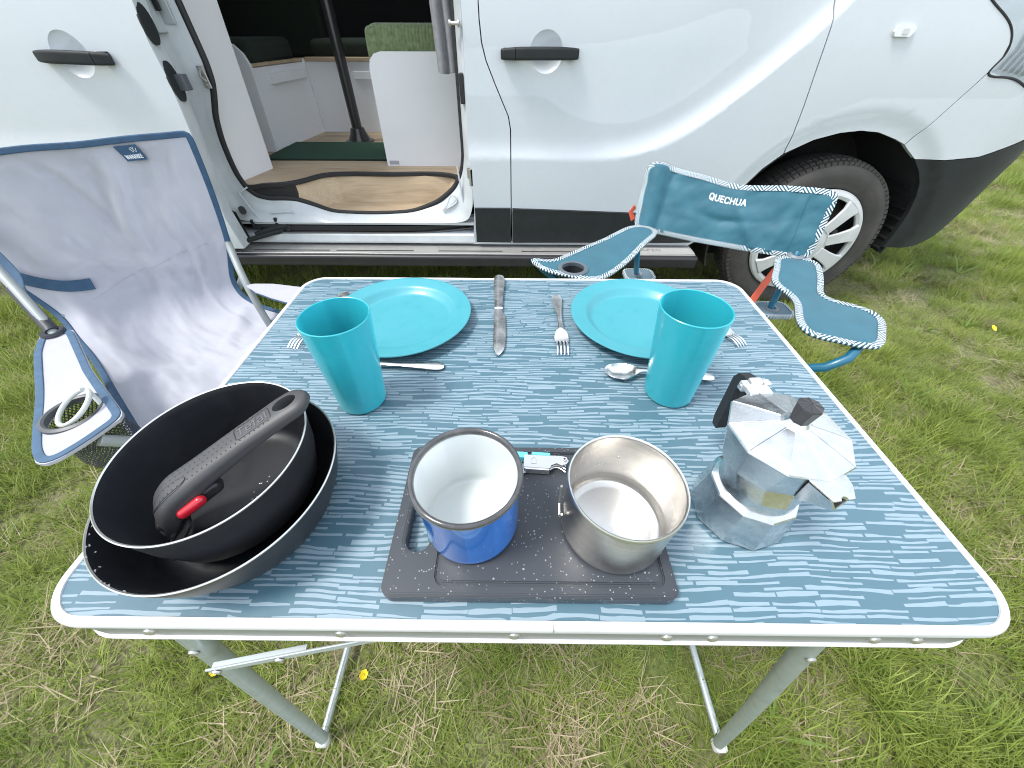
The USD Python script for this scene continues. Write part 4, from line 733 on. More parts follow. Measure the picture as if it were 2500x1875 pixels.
uu = np.linspace(0, 1, 60); hw_, ht_, dp_ = (np.interp(uu, us, a) for a in (hwid, hth, drop))
from scipy.ndimage import gaussian_filter1d as gf
hw_, ht_, dp_ = gf(hw_, 1.2, mode='nearest'), gf(ht_, 1.2, mode='nearest'), gf(dp_, 1.5, mode='nearest'); hw_[-1] = .003
th_ = np.linspace(0, 2 * PI, 40, endpoint=False); ce, se = np.sign(np.cos(th_)) * np.abs(np.cos(th_)) ** .75, np.sign(np.sin(th_)) * np.abs(np.sin(th_)) ** .75
rings = [np.array([hpt(u, a * ce[k], d + b * se[k]) for k in range(40)]) for u, a, b, d in zip(uu, hw_, ht_, dp_)]
v_ = np.vstack(rings + [rings[0].mean(0)[None], rings[-1].mean(0)[None]]); j = np.arange(40); j2 = (j + 1) % 40
f_ = [np.stack([i * 40 + j, i * 40 + j2, (i + 1) * 40 + j2, (i + 1) * 40 + j], 1) for i in range(59)]; f_ = np.vstack(f_); t_ = np.vstack([f_[:, [0, 1, 2]], f_[:, [0, 2, 3]], np.stack([j2, j, np.full(40, 2400)], 1), np.stack([59 * 40 + j, 59 * 40 + j2, np.full(40, 2401)], 1)])
gripm = trimesh.Trimesh(v_, t_, process=False)
def to_mf(m):
    m = m.copy(); m.merge_vertices()
    if m.volume < 0: m.invert()
    return mf.Manifold(mf.Mesh(np.asarray(m.vertices, np.float32), np.asarray(m.faces, np.uint32)))
hc = hpt(.885)
hole = mf.Manifold.cylinder(.04, .0062, .0062, 32, True).scale((1.55, 1, 1))
Rm = np.stack([ax_, side, upv], 1); hole = hole.transform(np.c_[Rm, hc].astype(float))
try:
    gm_ = to_mf(gripm); gm_ = gm_ - hole
    # dimples: rows of small pits on the upper face
    pits = []
    for k in range(24):
        for q in (-1.5, -.5, .5, 1.5):
            u = .16 + .027 * k
            if .58 < u < .82 and abs(q) < 1: continue
            if u > .83: continue
            pits.append(mf.Manifold.sphere(.00062, 8).translate(tuple(hpt(u + (.0135 if q in (-.5, 1.5) else 0), q * .0050, float(np.interp(u, uu, dp_ + ht_)) * 1.0 - .0008 * (abs(q) > 1)))))
    gm_ = gm_ - mf.Manifold.batch_boolean(pits, mf.OpType.Add)
    grip = gm_
except Exception as e:
    print('grip', e); grip = gripm
gp = part(hd, 'grip', grip, handlemat, smooth=40)
def outline(P, r, m, name): part(gp, name, tube(P, r, 6, closed=True), m)
topz = lambda u, s=0: float(np.interp(u, uu, dp_ + ht_)) - .0016 * (abs(s) / .010) ** 2.4
outline([hpt(u, s, topz(u, s) + .0001) for u, s in np.c_[rpoly(.60, .805, -.0062, .0062, .006 if False else .004, 5)]] if False else [hpt(.60 + .205 * (a - (-.0062)) / .0124 if False else float(a), float(b) * 1.0, topz(float(a), float(b)) + .0001) for a, b in np.c_[np.r_[np.linspace(.615, .79, 14), np.full(6, .802), np.linspace(.79, .615, 14), np.full(6, .603)], np.r_[np.full(14, .0062), np.linspace(.005, -.005, 6), np.full(14, -.0062), np.linspace(-.005, .005, 6)]]], .00035, handledark, 'badge_outline')
lt = meshkit.text_mesh('Tefal', .0078, .0005); b0, b1 = lt.bounds; lt.apply_translation((-(b0[0] + b1[0]) / 2, -.0039, 0))
lv = lt.vertices; part(gp, 'embossed_lettering', trimesh.Trimesh(np.array([hpt(.703 + x / Lh * 1.0, y, topz(.703 + x / Lh, y) - .0001 + z) for x, y, z in lv]), lt.faces, process=False), mat('emboss_grey', (.085, .085, .088), .35))
outline([hpt(.20 + .115 * math.cos(a), -.0045 + .0045 * math.sin(a) - .001, topz(.20 + .115 * math.cos(a), -.0055) + .0002) for a in np.linspace(0, 2 * PI, 40, endpoint=False)], .0003, handledark, 'release_outline')
part(hd, 'handle_underside', rbox((.052, .013, .011), .004, (0, 0, 0)).apply_transform(np.r_[np.c_[Rm, hpt(.20, -.008, -.010)], [[0, 0, 0, 1]]]), handledark)
part(hd, 'red_button', arr(mf.Manifold.batch_hull([mf.Manifold.sphere(.0042, 20).translate(tuple(hpt(u, -.0172, -.006))) for u in (.185, .275)])), red)
part(hd, 'clamp_jaw', [tube([hpt(.10, -.010, -.012), hpt(.02, -.012, -.024), hpt(-.02, -.012, -.031)], .0035, 10), sweep(np.array([hpt(.16, -.018, -.014), hpt(.02, -.020, -.024), hpt(-.05, -.020, -.030)]), rpoly(-.0012, .0012, -.006, .006, .001, 2), up=upv)], handledark)
part(hd, 'clamp_plate', [sweep(np.array([hpt(.06, -.006, -.020), hpt(-.04, -.006, -.028)]), rpoly(-.0008, .0008, -.004, .004, .0006, 2), up=upv), sweep(np.array([hpt(.13, -.0135, -.012), hpt(.02, -.0145, -.020)]), rpoly(-.0006, .0006, -.0012, .0012, .0004, 2), up=side)], chrome)

# ------------------------------------------------------------------ cutting board, mugs, gripper
BX0, BX1, BY0, BY1, BT = -.1010, .1275, .0845, .2230, .6930
board = thing('cutting_board', 'dark grey speckled cutting board under the two mugs', 'cutting board', (.013, .155, TZ))
bo = rpoly(BX0, BX1, BY0, BY1, .009); slot = rpoly(-.0890, -.0690, .1180, .1900, .0098, 8)[::-1]
def bev(o, i): return np.array(mf.CrossSection([o]).offset(-i, mf.JoinType.Round, 2, 32).to_polygons()[0])
bm = mf.Manifold.extrude(mf.CrossSection([bo, slot], mf.FillRule.EvenOdd), BT - TZ - .0022 - .0003).translate((0, 0, TZ + .0003))
def bl_(z, i, h): 
    cs = mf.CrossSection([bo]).offset(-i, mf.JoinType.Round, 2, 32) - mf.CrossSection([slot[::-1]]).offset(i, mf.JoinType.Round, 2, 32); return cs.extrude(h).translate((0, 0, z))
layers = [bl_(TZ + .0003, .0008, .0008), bl_(TZ + .001, .0, .0098), bl_(TZ + .0107, .0003, .0008), bl_(TZ + .0114, .0009, .0007), bl_(TZ + .0120, .0017, .0006), bl_(TZ + .0125, .003, .0005)]
groove = mf.CrossSection([rpoly(-.0610, .1190, .0920, .2160, .0085)]); gcut = (groove - groove.offset(-.0042, mf.JoinType.Round, 2, 32)).extrude(.01).translate((0, 0, BT - .0013))
gcut2 = (groove.offset(-.0010, mf.JoinType.Round, 2, 32) - groove.offset(-.0032, mf.JoinType.Round, 2, 32)).extrude(.01).translate((0, 0, BT - .0022))
bm = mf.Manifold.batch_boolean(layers, mf.OpType.Add) - gcut - gcut2
part(board, 'board_slab', bm, boardmat, smooth=50)
MC = (-.0345, .1460)
mug = thing('enamel_mug', 'blue enamel mug with white inside and dark rim on the cutting board', 'mug', (MC[0], MC[1], BT))
part(mug, 'mug_outside', lathe([(0, BT + .0008), (.035, BT + .0008), (.0375, BT + .0012), (.0390, BT + .0035), (.0394, BT + .008), (.0392, BT + .068), (.0398, BT + .0705)], 96, (*MC, 0)), enblue, smooth=50)
part(mug, 'mug_inside', lathe([(.0395, BT + .0712), (.0384, BT + .069), (.0380, BT + .066), (.0381, BT + .008), (.0370, BT + .0045), (.034, BT + .003), (.025, BT + .0024), (.0, BT + .0024)], 96, (*MC, 0)), enwhite, smooth=50)
part(mug, 'mug_rim', lathe([(.0381, BT + .0690), (.0378, BT + .0712), (.0386, BT + .0738), (.0402, BT + .0747), (.0418, BT + .0738), (.0424, BT + .0716), (.0416, BT + .0694), (.0398, BT + .0690), (.0381, BT + .0690)], 96, (*MC, 0)), enrim, smooth=60)
ha = math.radians(112); hdv = np.array([math.cos(ha), math.sin(ha), 0])
part(mug, 'mug_handle', sweep(spline(np.array([np.array([*MC, 0]) + hdv * r + [0, 0, BT + z] for r, z in ((.0402, .058), (.052, .056), (.058, .042), (.054, .026), (.0402, .018))]), 30), circ(.0012, 12, .0055), up=np.cross([0, 0, 1], hdv)[[0, 1, 2]] * 0 + hdv), enblue)
SC = (.0845, .1430)
scup = thing('steel_cup', 'brushed stainless steel cup on the cutting board, right of the blue mug', 'cup', (SC[0], SC[1], BT))
part(scup, 'cup_wall', lathe([(0, BT + .0006), (.0385, BT + .0006), (.0412, BT + .0014), (.0428, BT + .004), (.0432, BT + .009), (.0430, BT + .062), (.0432, BT + .0648)], 96, (*SC, 0)), brushed, smooth=50)
part(scup, 'cup_inside', lathe([(.0428, BT + .0652), (.0420, BT + .063), (.0421, BT + .012), (.0412, BT + .006), (.0385, BT + .003), (.034, BT + .0022), (.033, BT + .0018), (.0, BT + .0018)], 96, (*SC, 0)), brushed, smooth=50)
part(scup, 'cup_rim', lathe([(.0419, BT + .0640), (.0418, BT + .0658), (.0425, BT + .0670), (.0434, BT + .0672), (.0442, BT + .0662), (.0441, BT + .0646), (.0432, BT + .0640), (.0419, BT + .0640)], 96, (*SC, 0)), mat('rolled_rim_steel', (.66, .65, .63), .28, metal=1.0), smooth=60)
part(scup, 'folded_handle', [tube([(.0385, .1405, BT + .018), (.0388, .150, BT + .022), (.0388, .152, BT + .045)], .0011, 8), tube([(.0385, .1405, BT + .018), (.0390, .136, BT + .03)], .0011, 8)], steelpart)
dr = []
for k in range(9):
    a, z = rs.uniform(1.2, 2.6), BT + rs.uniform(.02, .055); s_ = rs.uniform(.0007, .0017); m = trimesh.creation.icosphere(2, 1.0); m.apply_scale((s_, s_, s_ * 1.1)); m.apply_translation((SC[0] + .0420 * math.cos(a), SC[1] + .0420 * math.sin(a), z)); dr.append(m)
single('water_drops', dr, waterm, 'few water droplets on the inside wall of the steel cup', 'water drops', kind='stuff')
gr = thing('pot_gripper', 'small folded metal gripper tool with a cyan tab between the two mugs', 'gripper', (.03, .200, BT))
GZ = BT + .0005
ga = math.radians(-4); gX, gY = np.array([math.cos(ga), math.sin(ga), 0]), np.array([-math.sin(ga), math.cos(ga), 0])
def gp_(m): return place(m, X=gX, Y=gY, Z=(0, 0, 1), o=(.010, .1935, 0))
part(gr, 'gripper_body', gp_(rbox((.0245, .0135, .0085), .0012, (.0125, .0045, GZ + .0045))), chrome)
part(gr, 'gripper_top', gp_(prism(np.array([(0, 0), (.0245, 0), (.026, .0035), (.031, .0062), (.036, .004), (.0405, .006), (.0425, .0095), (.0405, .0135), (.036, .0145), (.0, .0135)]), .0013).translate((0, -.001, GZ + .0086))), mat('gripper_steel', (.56, .56, .57), .3, metal=.9))
part(gr, 'gripper_spring', [gp_(tube(spline(np.array([(.0245 + .001 * k, .002 + .0015 * k, GZ + .002 + .002 * k), (.031, .0052 + .0012 * k, GZ + .0025 + .002 * k), (.040, .001 + .002 * k, GZ + .002 + .002 * k)]), 14), .0009, 8)) for k in range(3)], chrome)
part(gr, 'gripper_pivot', gp_(lathe([(0, GZ + .0116), (.0022, GZ + .0116), (.0026, GZ + .0108), (.0026, GZ + .0095), (0, GZ + .0095)], 20, (.0385, .0095, 0))), chrome)
part(gr, 'pivot_eye', gp_(lathe([(0, GZ + .0119), (.0011, GZ + .0119), (.0011, GZ + .0114)], 14, (.0385, .0095, 0))), handledark)
mk = [sweep(np.array([gX * x0 + gY * y0 + [.010, .1935, GZ + .0101], gX * x1 + gY * y1 + [.010, .1935, GZ + .0101]]), rpoly(-.0002, .0002, -.0001, .0001, .00005, 1), up=(0, 0, 1)) for x0, y0, x1, y1 in ((.007, .003, .007, .0075), (.007, .0075, .0095, .0105), (.0095, .0105, .012, .0075), (.012, .0075, .012, .003), (.012, .003, .007, .003))]
part(gr, 'etched_house', mk, mat('etch_grey', (.3, .3, .31), .4))
part(gr, 'cyan_tab', gp_(rbox((.013, .0065, .009), .0012, (-.003, .0130, GZ + .005))), gripcyan); part(gr, 'cyan_tab', gp_(rbox((.018, .0030, .0035), .0008, (.016, .0145, GZ + .009))), gripcyan)
part(gr, 'gripper_jaw', gp_(sweep(np.array([(.001, .002, GZ + .008), (-.002, -.001, GZ + .004), (-.0005, -.003, GZ + .0015)]), rpoly(-.0006, .0006, -.003, .003, .0003, 1), up=(0, 1, 0))), chrome)

# ------------------------------------------------------------------ moka pot
KC = np.array([.2060, .1650])
moka = thing('moka_pot', 'faceted aluminium moka coffee pot with black handle and knob', 'moka pot', (KC[0], KC[1], TZ))
def deca(z, r, ph, c=KC, rnd=0.0, n=10, sub=8):
    """ring of a decagon, blended towards a circle by rnd."""
    a = np.arange(n * sub) / (n * sub) * 2 * PI; k = (a % (2 * PI / n)) - PI / n; R = r * np.cos(PI / n) / np.cos(k); R = R * (1 - rnd) + r * .985 * rnd
    return np.c_[c[0] + R * np.cos(a + ph), c[1] + R * np.sin(a + ph), np.full(n * sub, z)]
pb, pt = math.radians(16), math.radians(26); KD = KC + [-.0005, .0075]
base = [deca(TZ + .0004, .001, pb), deca(TZ + .0004, .0382, pb), deca(TZ + .0014, .0394, pb), deca(TZ + .003, .0398, pb), deca(TZ + .0400, .0352, pb), deca(TZ + .0413, .0344, pb), deca(TZ + .0435, .0290, pb, rnd=.6), deca(TZ + .0448, .0283, pb, rnd=1), deca(TZ + .0448, .001, pb)]
part(moka, 'water_chamber', loft(base), alu, smooth=14)
top_ = [deca(TZ + .0448, .001, pt, KC, 1), deca(TZ + .0448, .0302, pt, KC, 1), deca(TZ + .0456, .0306, pt, KC, 1), deca(TZ + .0505, .0300, pt, KC, 1), deca(TZ + .0555, .0302, pt, KC, .75), deca(TZ + .063, .0318, pt, (KC + KD) / 2, .15), deca(TZ + .070, .0340, pt, KD, 0), deca(TZ + .1010, .0418, pt, KD, 0), deca(TZ + .1014, .0412, pt, KD), deca(TZ + .1014, .001, pt, KD)]
part(moka, 'upper_pot', loft(top_), alu, smooth=14)
lidr = [deca(TZ + .1016, .001, pt, KD), deca(TZ + .1016, .0424, pt, KD), deca(TZ + .1032, .0430, pt, KD), deca(TZ + .1044, .0424, pt, KD), deca(TZ + .1085, .030, pt, KD), deca(TZ + .1140, .0105, pt, KD), deca(TZ + .1150, .0085, pt, KD), deca(TZ + .1180, .0062, pt, KD, 1), deca(TZ + .1200, .001, pt, KD, 1)]
lid = part(moka, 'lid', loft(lidr), alu, smooth=10)
for k in range(10):
    a = pt + 2 * PI * k / 10; d = np.array([math.cos(a), math.sin(a)])
    part(lid, 'lid_ridge', sweep(np.array([[*(KD + d * r), TZ + z] for r, z in ((.0418, .1046), (.030, .1086), (.0105, .1141))]), circ(.0006, 6), up=(0, 0, 1)), alu)
kr = [deca(TZ + .1165, .001, pt, KD, n=8, sub=4), deca(TZ + .1165, .0060, pt, KD, n=8, sub=4), deca(TZ + .1180, .0064, pt, KD, n=8, sub=4), deca(TZ + .1320, .0085, pt, KD, n=8, sub=4), deca(TZ + .1330, .0081, pt, KD, n=8, sub=4), deca(TZ + .1345, .001, pt, KD, n=8, sub=4)]
knob = part(moka, 'knob', loft(kr), mat('knob_black', (.03, .03, .032), .35, var=.2), smooth=14)
for k in range(8):
    a = pt + 2 * PI * k / 8; d = np.array([math.cos(a), math.sin(a)]); part(knob, 'knob_ridge', sweep(np.array([[*(KD + d * .0079), TZ + .1331], [*(KD + d * .0005), TZ + .1346]]), circ(.0003, 5), up=(0, 0, 1)), handlemat)
# spout: a wedge from the pot's front edge, open at the tip, with its own lid flap
sa = math.radians(279); sd, sn = np.array([math.cos(sa), math.sin(sa)]), np.array([-math.sin(sa), math.cos(sa)])
def sp(r, s, z): return [*(KD + sd * r + sn * s), TZ + z]
sv = np.array([sp(.0395, -.0135, .1012), sp(.0395, .0135, .1012), sp(.0338, -.0, .066), sp(.0520, -.0085, .1000), sp(.0555, .0, .0885), sp(.0520, .0085, .1000), sp(.0535, -.0068, .0990), sp(.0535, .0068, .0990)])
o_ = mf.Manifold.hull_points(np.asarray(sv)); i_v = np.array([sp(.043, -.0078, .1020), sp(.043, .0078, .1020), sp(.048, 0, .0905), sp(.058, -.0062, .1010), sp(.058, .0062, .1010), sp(.060, 0, .0915)])
part(moka, 'spout', o_ - mf.Manifold.hull_points(i_v), alu, smooth=20)
fv = [sp(.0395, -.0128, .1028), sp(.0395, .0128, .1028), sp(.0470, .0108, .1030), sp(.0470, -.0108, .1030), sp(.0540, .0072, .1015), sp(.0540, -.0072, .1015)]
flap = mf.Manifold.batch_hull([mf.Manifold.sphere(.0011, 10).translate(tuple(q)) for q in fv]) - mf.Manifold.cylinder(.02, .0026, .0026, 20, True).translate(tuple(sp(.0552, 0, .102)))
part(lid, 'spout_flap', flap, alu, smooth=30)
part(moka, 'spout_hollow', mf.Manifold.hull_points(np.array([sp(.0475, -.0055, .0995), sp(.0475, .0055, .0995), sp(.0490, 0, .0925), sp(.0480, -.0055, .1005), sp(.0480, .0055, .1005)])), blackvoid)
# hinge and handle at the back
ha_ = math.radians(94); hd_, hn_ = np.array([math.cos(ha_), math.sin(ha_)]), np.array([-math.sin(ha_), math.cos(ha_)])
def hp(r, s, z): return np.array([*(KD + hd_ * r + hn_ * s), TZ + z])
def hbox(r0, r1, s0, s1, z0, z1, b=.0008):
    m = rbox((r1 - r0, s1 - s0, z1 - z0), b, ((r0 + r1) / 2, (s0 + s1) / 2, 0), 8); return place(m, X=(hd_[0], hd_[1], 0), Y=(hn_[0], hn_[1], 0), o=(KD[0], KD[1], TZ + (z0 + z1) / 2))
hinge = part(moka, 'hinge', [hbox(.0375, .0480, -.0095, .0095, .1015, .1065), hbox(.0470, .0530, -.0050, .0050, .1020, .1100), hbox(.0455, .0520, -.0120, -.0062, .1005, .1085), hbox(.0455, .0520, .0062, .0120, .1005, .1085)], mat('hinge_aluminium', (.70, .70, .70), .3, metal=.8))
part(hinge, 'hinge_pin', tube([hp(.0490, -.0128, .1045), hp(.0490, .0128, .1045)], .0016, 10), alu)
hpf = [(.0470, .098), (.0510, .109), (.0570, .112), (.0650, .109), (.0685, .102), (.0650, .054), (.0620, .045), (.0545, .045), (.0555, .057), (.0585, .095), (.0560, .100), (.0530, .098), (.0500, .092), (.0470, .090)]
hm = mf.Manifold.extrude(mf.CrossSection([np.array(hpf)[::-1]], mf.FillRule.NonZero).offset(-.0012, mf.JoinType.Round, 2, 16).offset(.0012, mf.JoinType.Round, 2, 16), .0095)
part(moka, 'handle', place(hm, X=(hd_[0], hd_[1], 0), Y=(0, 0, 1), Z=(-hn_[0], -hn_[1], 0), o=(KD[0] + hn_[0] * .00475, KD[1] + hn_[1] * .00475, TZ - .005)), mat('moka_handle_black', (.011, .011, .012), .45))

# ------------------------------------------------------------------ folding chairs
def binding(parent, P, w, t, m, closed=True, n=None, up=(0, 0, 1), name='binding', uvs=False):
    n = n or max(24, int(len(P) * 8)); Q = resample(np.asarray(P, float), n, closed)
    for _ in range(2): Q = (np.roll(Q, 1, 0) + 2 * Q + np.roll(Q, -1, 0)) / 4 if closed else np.vstack([Q[:1], (Q[:-2] + 2 * Q[1:-1] + Q[2:]) / 4, Q[-1:]])
    sec = rpoly(-t, t, -w / 2, w / 2, min(t * .95, .0015), 2)
    if not uvs: return part(parent, name, sweep(Q, sec, closed, up=up), m)
    # own mesh with length / width coordinates
    T, N, B = frames(Q, closed, up); L = np.r_[0, np.cumsum(np.linalg.norm(np.diff(np.vstack([Q, Q[:1]]) if closed else Q, axis=0), axis=1))]
    QQ = np.vstack([Q, Q[:1]]) if closed else Q; NN = np.vstack([N, N[:1]]) if closed else N; BB = np.vstack([B, B[:1]]) if closed else B
    V, U, F = [], [], []; s4 = np.array([(t, -w / 2), (t, w / 2), (-t, w / 2), (-t, -w / 2), (t, -w / 2)]); wv = np.array([0, w, w, 0, 0])
    for k in range(len(QQ)): V.append(QQ[k] + s4[:, :1] * NN[k] + s4[:, 1:] * BB[k]); U.append(np.stack([np.full(5, L[min(k, len(L) - 1)]), wv], 1))
    V, U = np.vstack(V), np.vstack(U)
    for k in range(len(QQ) - 1):
        for j in range(4): a, b = k * 5 + j, k * 5 + j + 1; F.append((a, b, b + 5)); F.append((a, b + 5, a + 5))
    return part(parent, name, trimesh.Trimesh(V, np.array(F), process=False), m, uv=U)
def arm_sheet(poly, zf, t=.005, holes=()):
    m = prism(np.asarray(poly, float), t, .02, holes)
    return m.warp_batch(lambda v: np.stack([np.asarray(v)[:, 0], np.asarray(v)[:, 1], zf(np.asarray(v)[:, 0], np.asarray(v)[:, 1]) + np.asarray(v)[:, 2] - t / 2], 1))
# --- teal chair on the right
tc = thing('teal_camping_chair', 'teal folding camping chair with hatched white binding in front of the van wheel', 'chair', (.6, 1.05, 0))
bl, brr, tl, tr = np.array([.377, 1.168, .551]), np.array([.792, .958, .551]), np.array([.398, 1.236, .700]), np.array([.812, 1.004, .698])
U_, V_ = np.meshgrid(np.linspace(0, 1, 70), np.linspace(0, 1, 26), indexing='xy')
nb = np.cross(brr - bl, tl - bl); nb /= np.linalg.norm(nb); nb = nb if nb[1] < 0 else -nb
BG = (bl * (1 - U_)[..., None] + brr * U_[..., None]) * (1 - V_)[..., None] + (tl * (1 - U_)[..., None] + tr * U_[..., None]) * V_[..., None]
BG[..., 2] += -.014 * np.exp(-((U_ - .53) / .17) ** 2) * V_ + .010 * np.exp(-((U_ - .08) / .1) ** 2) * V_ - .004 * np.sin(U_ * PI) * (1 - V_)
fold = -.018 * np.sin(U_ * PI) + .009 * np.exp(-((U_ - .06) / .05) ** 2) + .008 * np.exp(-((U_ - .95) / .05) ** 2) - .010 * np.exp(-(((U_ - .13) - .02 * V_) / .028) ** 2)
fold += .0075 * np.exp(-((U_ - .62 + .22 * (V_ - .45)) / .035) ** 2) * smooth01(1.2 - V_) + .006 * np.exp(-((U_ - .84 - .10 * (V_ - .5)) / .03) ** 2) - .005 * np.exp(-(((V_ - .40) - .25 * np.abs(U_ - .5)) / .06) ** 2) * np.exp(-((U_ - .5) / .2) ** 2)
fold += .006 * (fbm(np.stack([U_ * 9, V_ * 3.5, U_ * 0], -1), 3, 21) - .5) * 2
BG = BG + fold[..., None] * nb
cr_ = []
def bpt(u, v):
    i, j = v * 25, u * 69; a, b = int(min(i, 24)), int(min(j, 68)); fi, fj = i - a, j - b
    return (BG[a, b] * (1 - fi) * (1 - fj) + BG[a + 1, b] * fi * (1 - fj) + BG[a, b + 1] * (1 - fi) * fj + BG[a + 1, b + 1] * fi * fj)
back = part(tc, 'backrest', sheet(BG, .004), teal, smooth=True)
per = [bpt(u, 0) for u in np.linspace(.02, .98, 24)] + [bpt(1, v) for v in np.linspace(.06, .94, 8)] + [bpt(u, 1) for u in np.linspace(.98, .02, 24)] + [bpt(0, v) for v in np.linspace(.94, .06, 8)]
binding(back, per, .0130, .0030, bindmat, up=nb, n=150, uvs=True)
for uu_ in (.11, .89): part(back, 'seam', tube([bpt(uu_ + .005 * math.sin(5 * v), v) + nb * .0026 for v in np.linspace(.07, .93, 20)], .0008, 5), teal)
qt = meshkit.text_mesh('QUECHUA', .0165, .0004, bold=True); b0, b1 = qt.bounds; qv = qt.vertices - [b0[0], 0, 0]; Wq = b1[0] - b0[0]; Wd = .098
qm = trimesh.Trimesh(np.array([bpt(.392 + x / Wq * Wd / .465, .700 + y / .155) + nb * (.0024 + z) for x, y, z in qv]), qt.faces, process=False).copy()
part(back, 'lettering', qm, mat('print_white', (.75, .76, .77), .6))
armL = np.array([(.377, 1.158), (.327, 1.138), (.26, 1.082), (.198, 1.024), (.129, .959), (.087, .939), (.045, .946), (.061, .904), (.097, .871), (.138, .855), (.174, .843), (.207, .846), (.256, .886), (.321, .961), (.39, 1.052), (.423, 1.105), (.421, 1.13)])
armR = np.array([(.719, .962), (.682, .907), (.64, .82), (.646, .777), (.629, .713), (.595, .641), (.596, .609), (.638, .585), (.681, .568), (.708, .566), (.747, .605), (.781, .664), (.779, .696), (.747, .73), (.728, .753), (.751, .813), (.791, .889), (.802, .941), (.787, .957)])
cL = np.array([.152, .893]); ell = np.stack([np.cos(np.linspace(0, 2 * PI, 32, endpoint=False)), np.sin(np.linspace(0, 2 * PI, 32, endpoint=False))], 1)
zL = lambda x, y: .552 - .012 * np.exp(-(((x - .28) / .08) ** 2)) + .006 * np.sin(9 * x + 4 * y)
zR = lambda x, y: .552 - .010 * np.exp(-(((y - .78) / .09) ** 2)) + .005 * np.sin(11 * y)
for poly, zf, hol in ((spline(armL, 90, True), zL, [(cL + ell * .030)[::-1]]), (spline(armR, 90, True), zR, [])):
    am = part(tc, 'armrest', arm_sheet(poly, zf, .005, hol), teal)
    inn = np.array(mf.CrossSection([poly], mf.FillRule.NonZero).offset(-.005, mf.JoinType.Round, 2, 16).to_polygons()[0])
    binding(am, np.c_[inn, zf(inn[:, 0], inn[:, 1]) + .001], .0135, .0032, bindmat, n=170, uvs=True)
    if hol:
        ch = part(am, 'cup_holder_ring', lathe([(.0300, zL(*cL) - .004), (.0290, zL(*cL) + .006), (.034, zL(*cL) + .0075), (.0395, zL(*cL) + .005), (.040, zL(*cL) + .001)], 48, (*cL, 0)), mat('ring_grey', (.09, .11, .13), .45))
        part(am, 'cup_pouch', lathe([(.0305, zL(*cL) - .002), (.031, zL(*cL) - .05), (.028, zL(*cL) - .115), (.02, zL(*cL) - .125), (0, zL(*cL) - .126)], 32, (*cL, 0)), mat('pouch_black', (.015, .017, .02), .9))
zt = .30
def post(P, r=.0092): return part(tc, 'frame_tube', tube(spline(np.array(P), 16), r, 14), tealtube)
pL, pR = (.394, 1.160, .550), (.768, .968, .550)
post([(.446, 1.275, .67), (.420, 1.222, .60), pL, (.455, 1.27, .33), (.49, 1.345, .02)]); post([(.832, 1.062, .67), (.802, 1.018, .60), pR, (.842, 1.046, .33), (.90, 1.13, .02)])
post([(.07, .905, .545), (.36, .93, .30), (.66, .98, .02)]); post([(.700, .590, .548), (.655, .560, .52), (.60, .62, .45), (.45, .86, .02)])
for p in (pL, pR):
    part(tc, 'grommet', lathe([(.0092, p[2] - .004), (.0095, p[2] + .006), (.017, p[2] + .0075), (.021, p[2] + .003), (.021, p[2] - .004)], 28, (p[0], p[1], 0)), grommet)
# seat with its rear corner pockets
sg0 = [np.array(q) for q in ((.455, 1.27, .335), (.842, 1.046, .335), (.62, .70, .345), (.22, .93, .345))]
Us, Vs = np.meshgrid(np.linspace(0, 1, 24), np.linspace(0, 1, 24)); SG = (sg0[0] * (1 - Us)[..., None] + sg0[1] * Us[..., None]) * (1 - Vs)[..., None] + (sg0[3] * (1 - Us)[..., None] + sg0[2] * Us[..., None]) * Vs[..., None]
SG[..., 2] -= .05 * np.sin(PI * Us) * np.sin(PI * Vs) ** .5
seat = part(tc, 'seat', sheet(SG, .005), teal)
for cx_, cy_ in ((.462, 1.262), (.846, 1.036)):
    ck = part(seat, 'corner_pocket', rbox((.10, .075, .012), .005, (cx_, cy_, .335), 12), mat('pocket_grey', (.09, .14, .17), .7) if cx_ < .5 else '/World/Looks/pocket_grey')
    loop = rpoly(cx_ - .052, cx_ + .052, cy_ - .040, cy_ + .040, .02, 5); binding(seat, np.c_[loop, np.full(len(loop), .336)], .008, .0065, bindmat, n=90, uvs=True, name='pocket_binding')
    part(seat, 'pocket_grommet', lathe([(.0095, .337), (.0098, .345), (.018, .346), (.020, .342)], 24, (cx_ - (.007 if cx_ < .5 else .004), cy_ + .008 - .008, 0)), grommet)
ost = part(tc, 'orange_strap', sweep(np.array([(.842, 1.075, .50), (.823, 1.084, .455), (.79, 1.058, .415), (.752, 1.020, .375)]), rpoly(-.001, .001, -.015, .015, .0006, 1), up=(.3, -.9, .3)), orange)
part(tc, 'orange_strap', sweep(np.array([(.372, 1.20, .60), (.360, 1.195, .585), (.372, 1.19, .565)]), rpoly(-.001, .001, -.009, .009, .0006, 1), up=(.5, -.86, 0)), orange)

# --- pale grey chair on the left
gc = thing('grey_camping_chair', 'pale grey folding camping chair with navy binding at the left of the table', 'chair', (-.85, .75, 0))
Rk = np.array([(-.722, .955, .828), (-.735, .955, .73), (-.752, .957, .645), (-.785, .96, .54), (-.812, .955, .457), (-.765, .92, .432), (-.68, .883, .425), (-.52, .79, .445), (-.40, .70, .465)])
Lk = np.array([(-1.285, .805, .800), (-1.25, .80, .72), (-1.215, .785, .63), (-1.185, .775, .55), (-1.150, .770, .475), (-1.105, .735, .447), (-1.03, .68, .440), (-.87, .555, .448), (-.655, .385, .470)])
nu, nv = 90, 84
Rs_, Ls_ = spline(Rk, nu), spline(Lk, nu)
Sv = np.linspace(0, 1, nv); GGc = Ls_[:, None] * (1 - Sv)[None, :, None] + Rs_[:, None] * Sv[None, :, None]
tt = np.linspace(0, 1, nu)[:, None]; s_ = Sv[None, :]
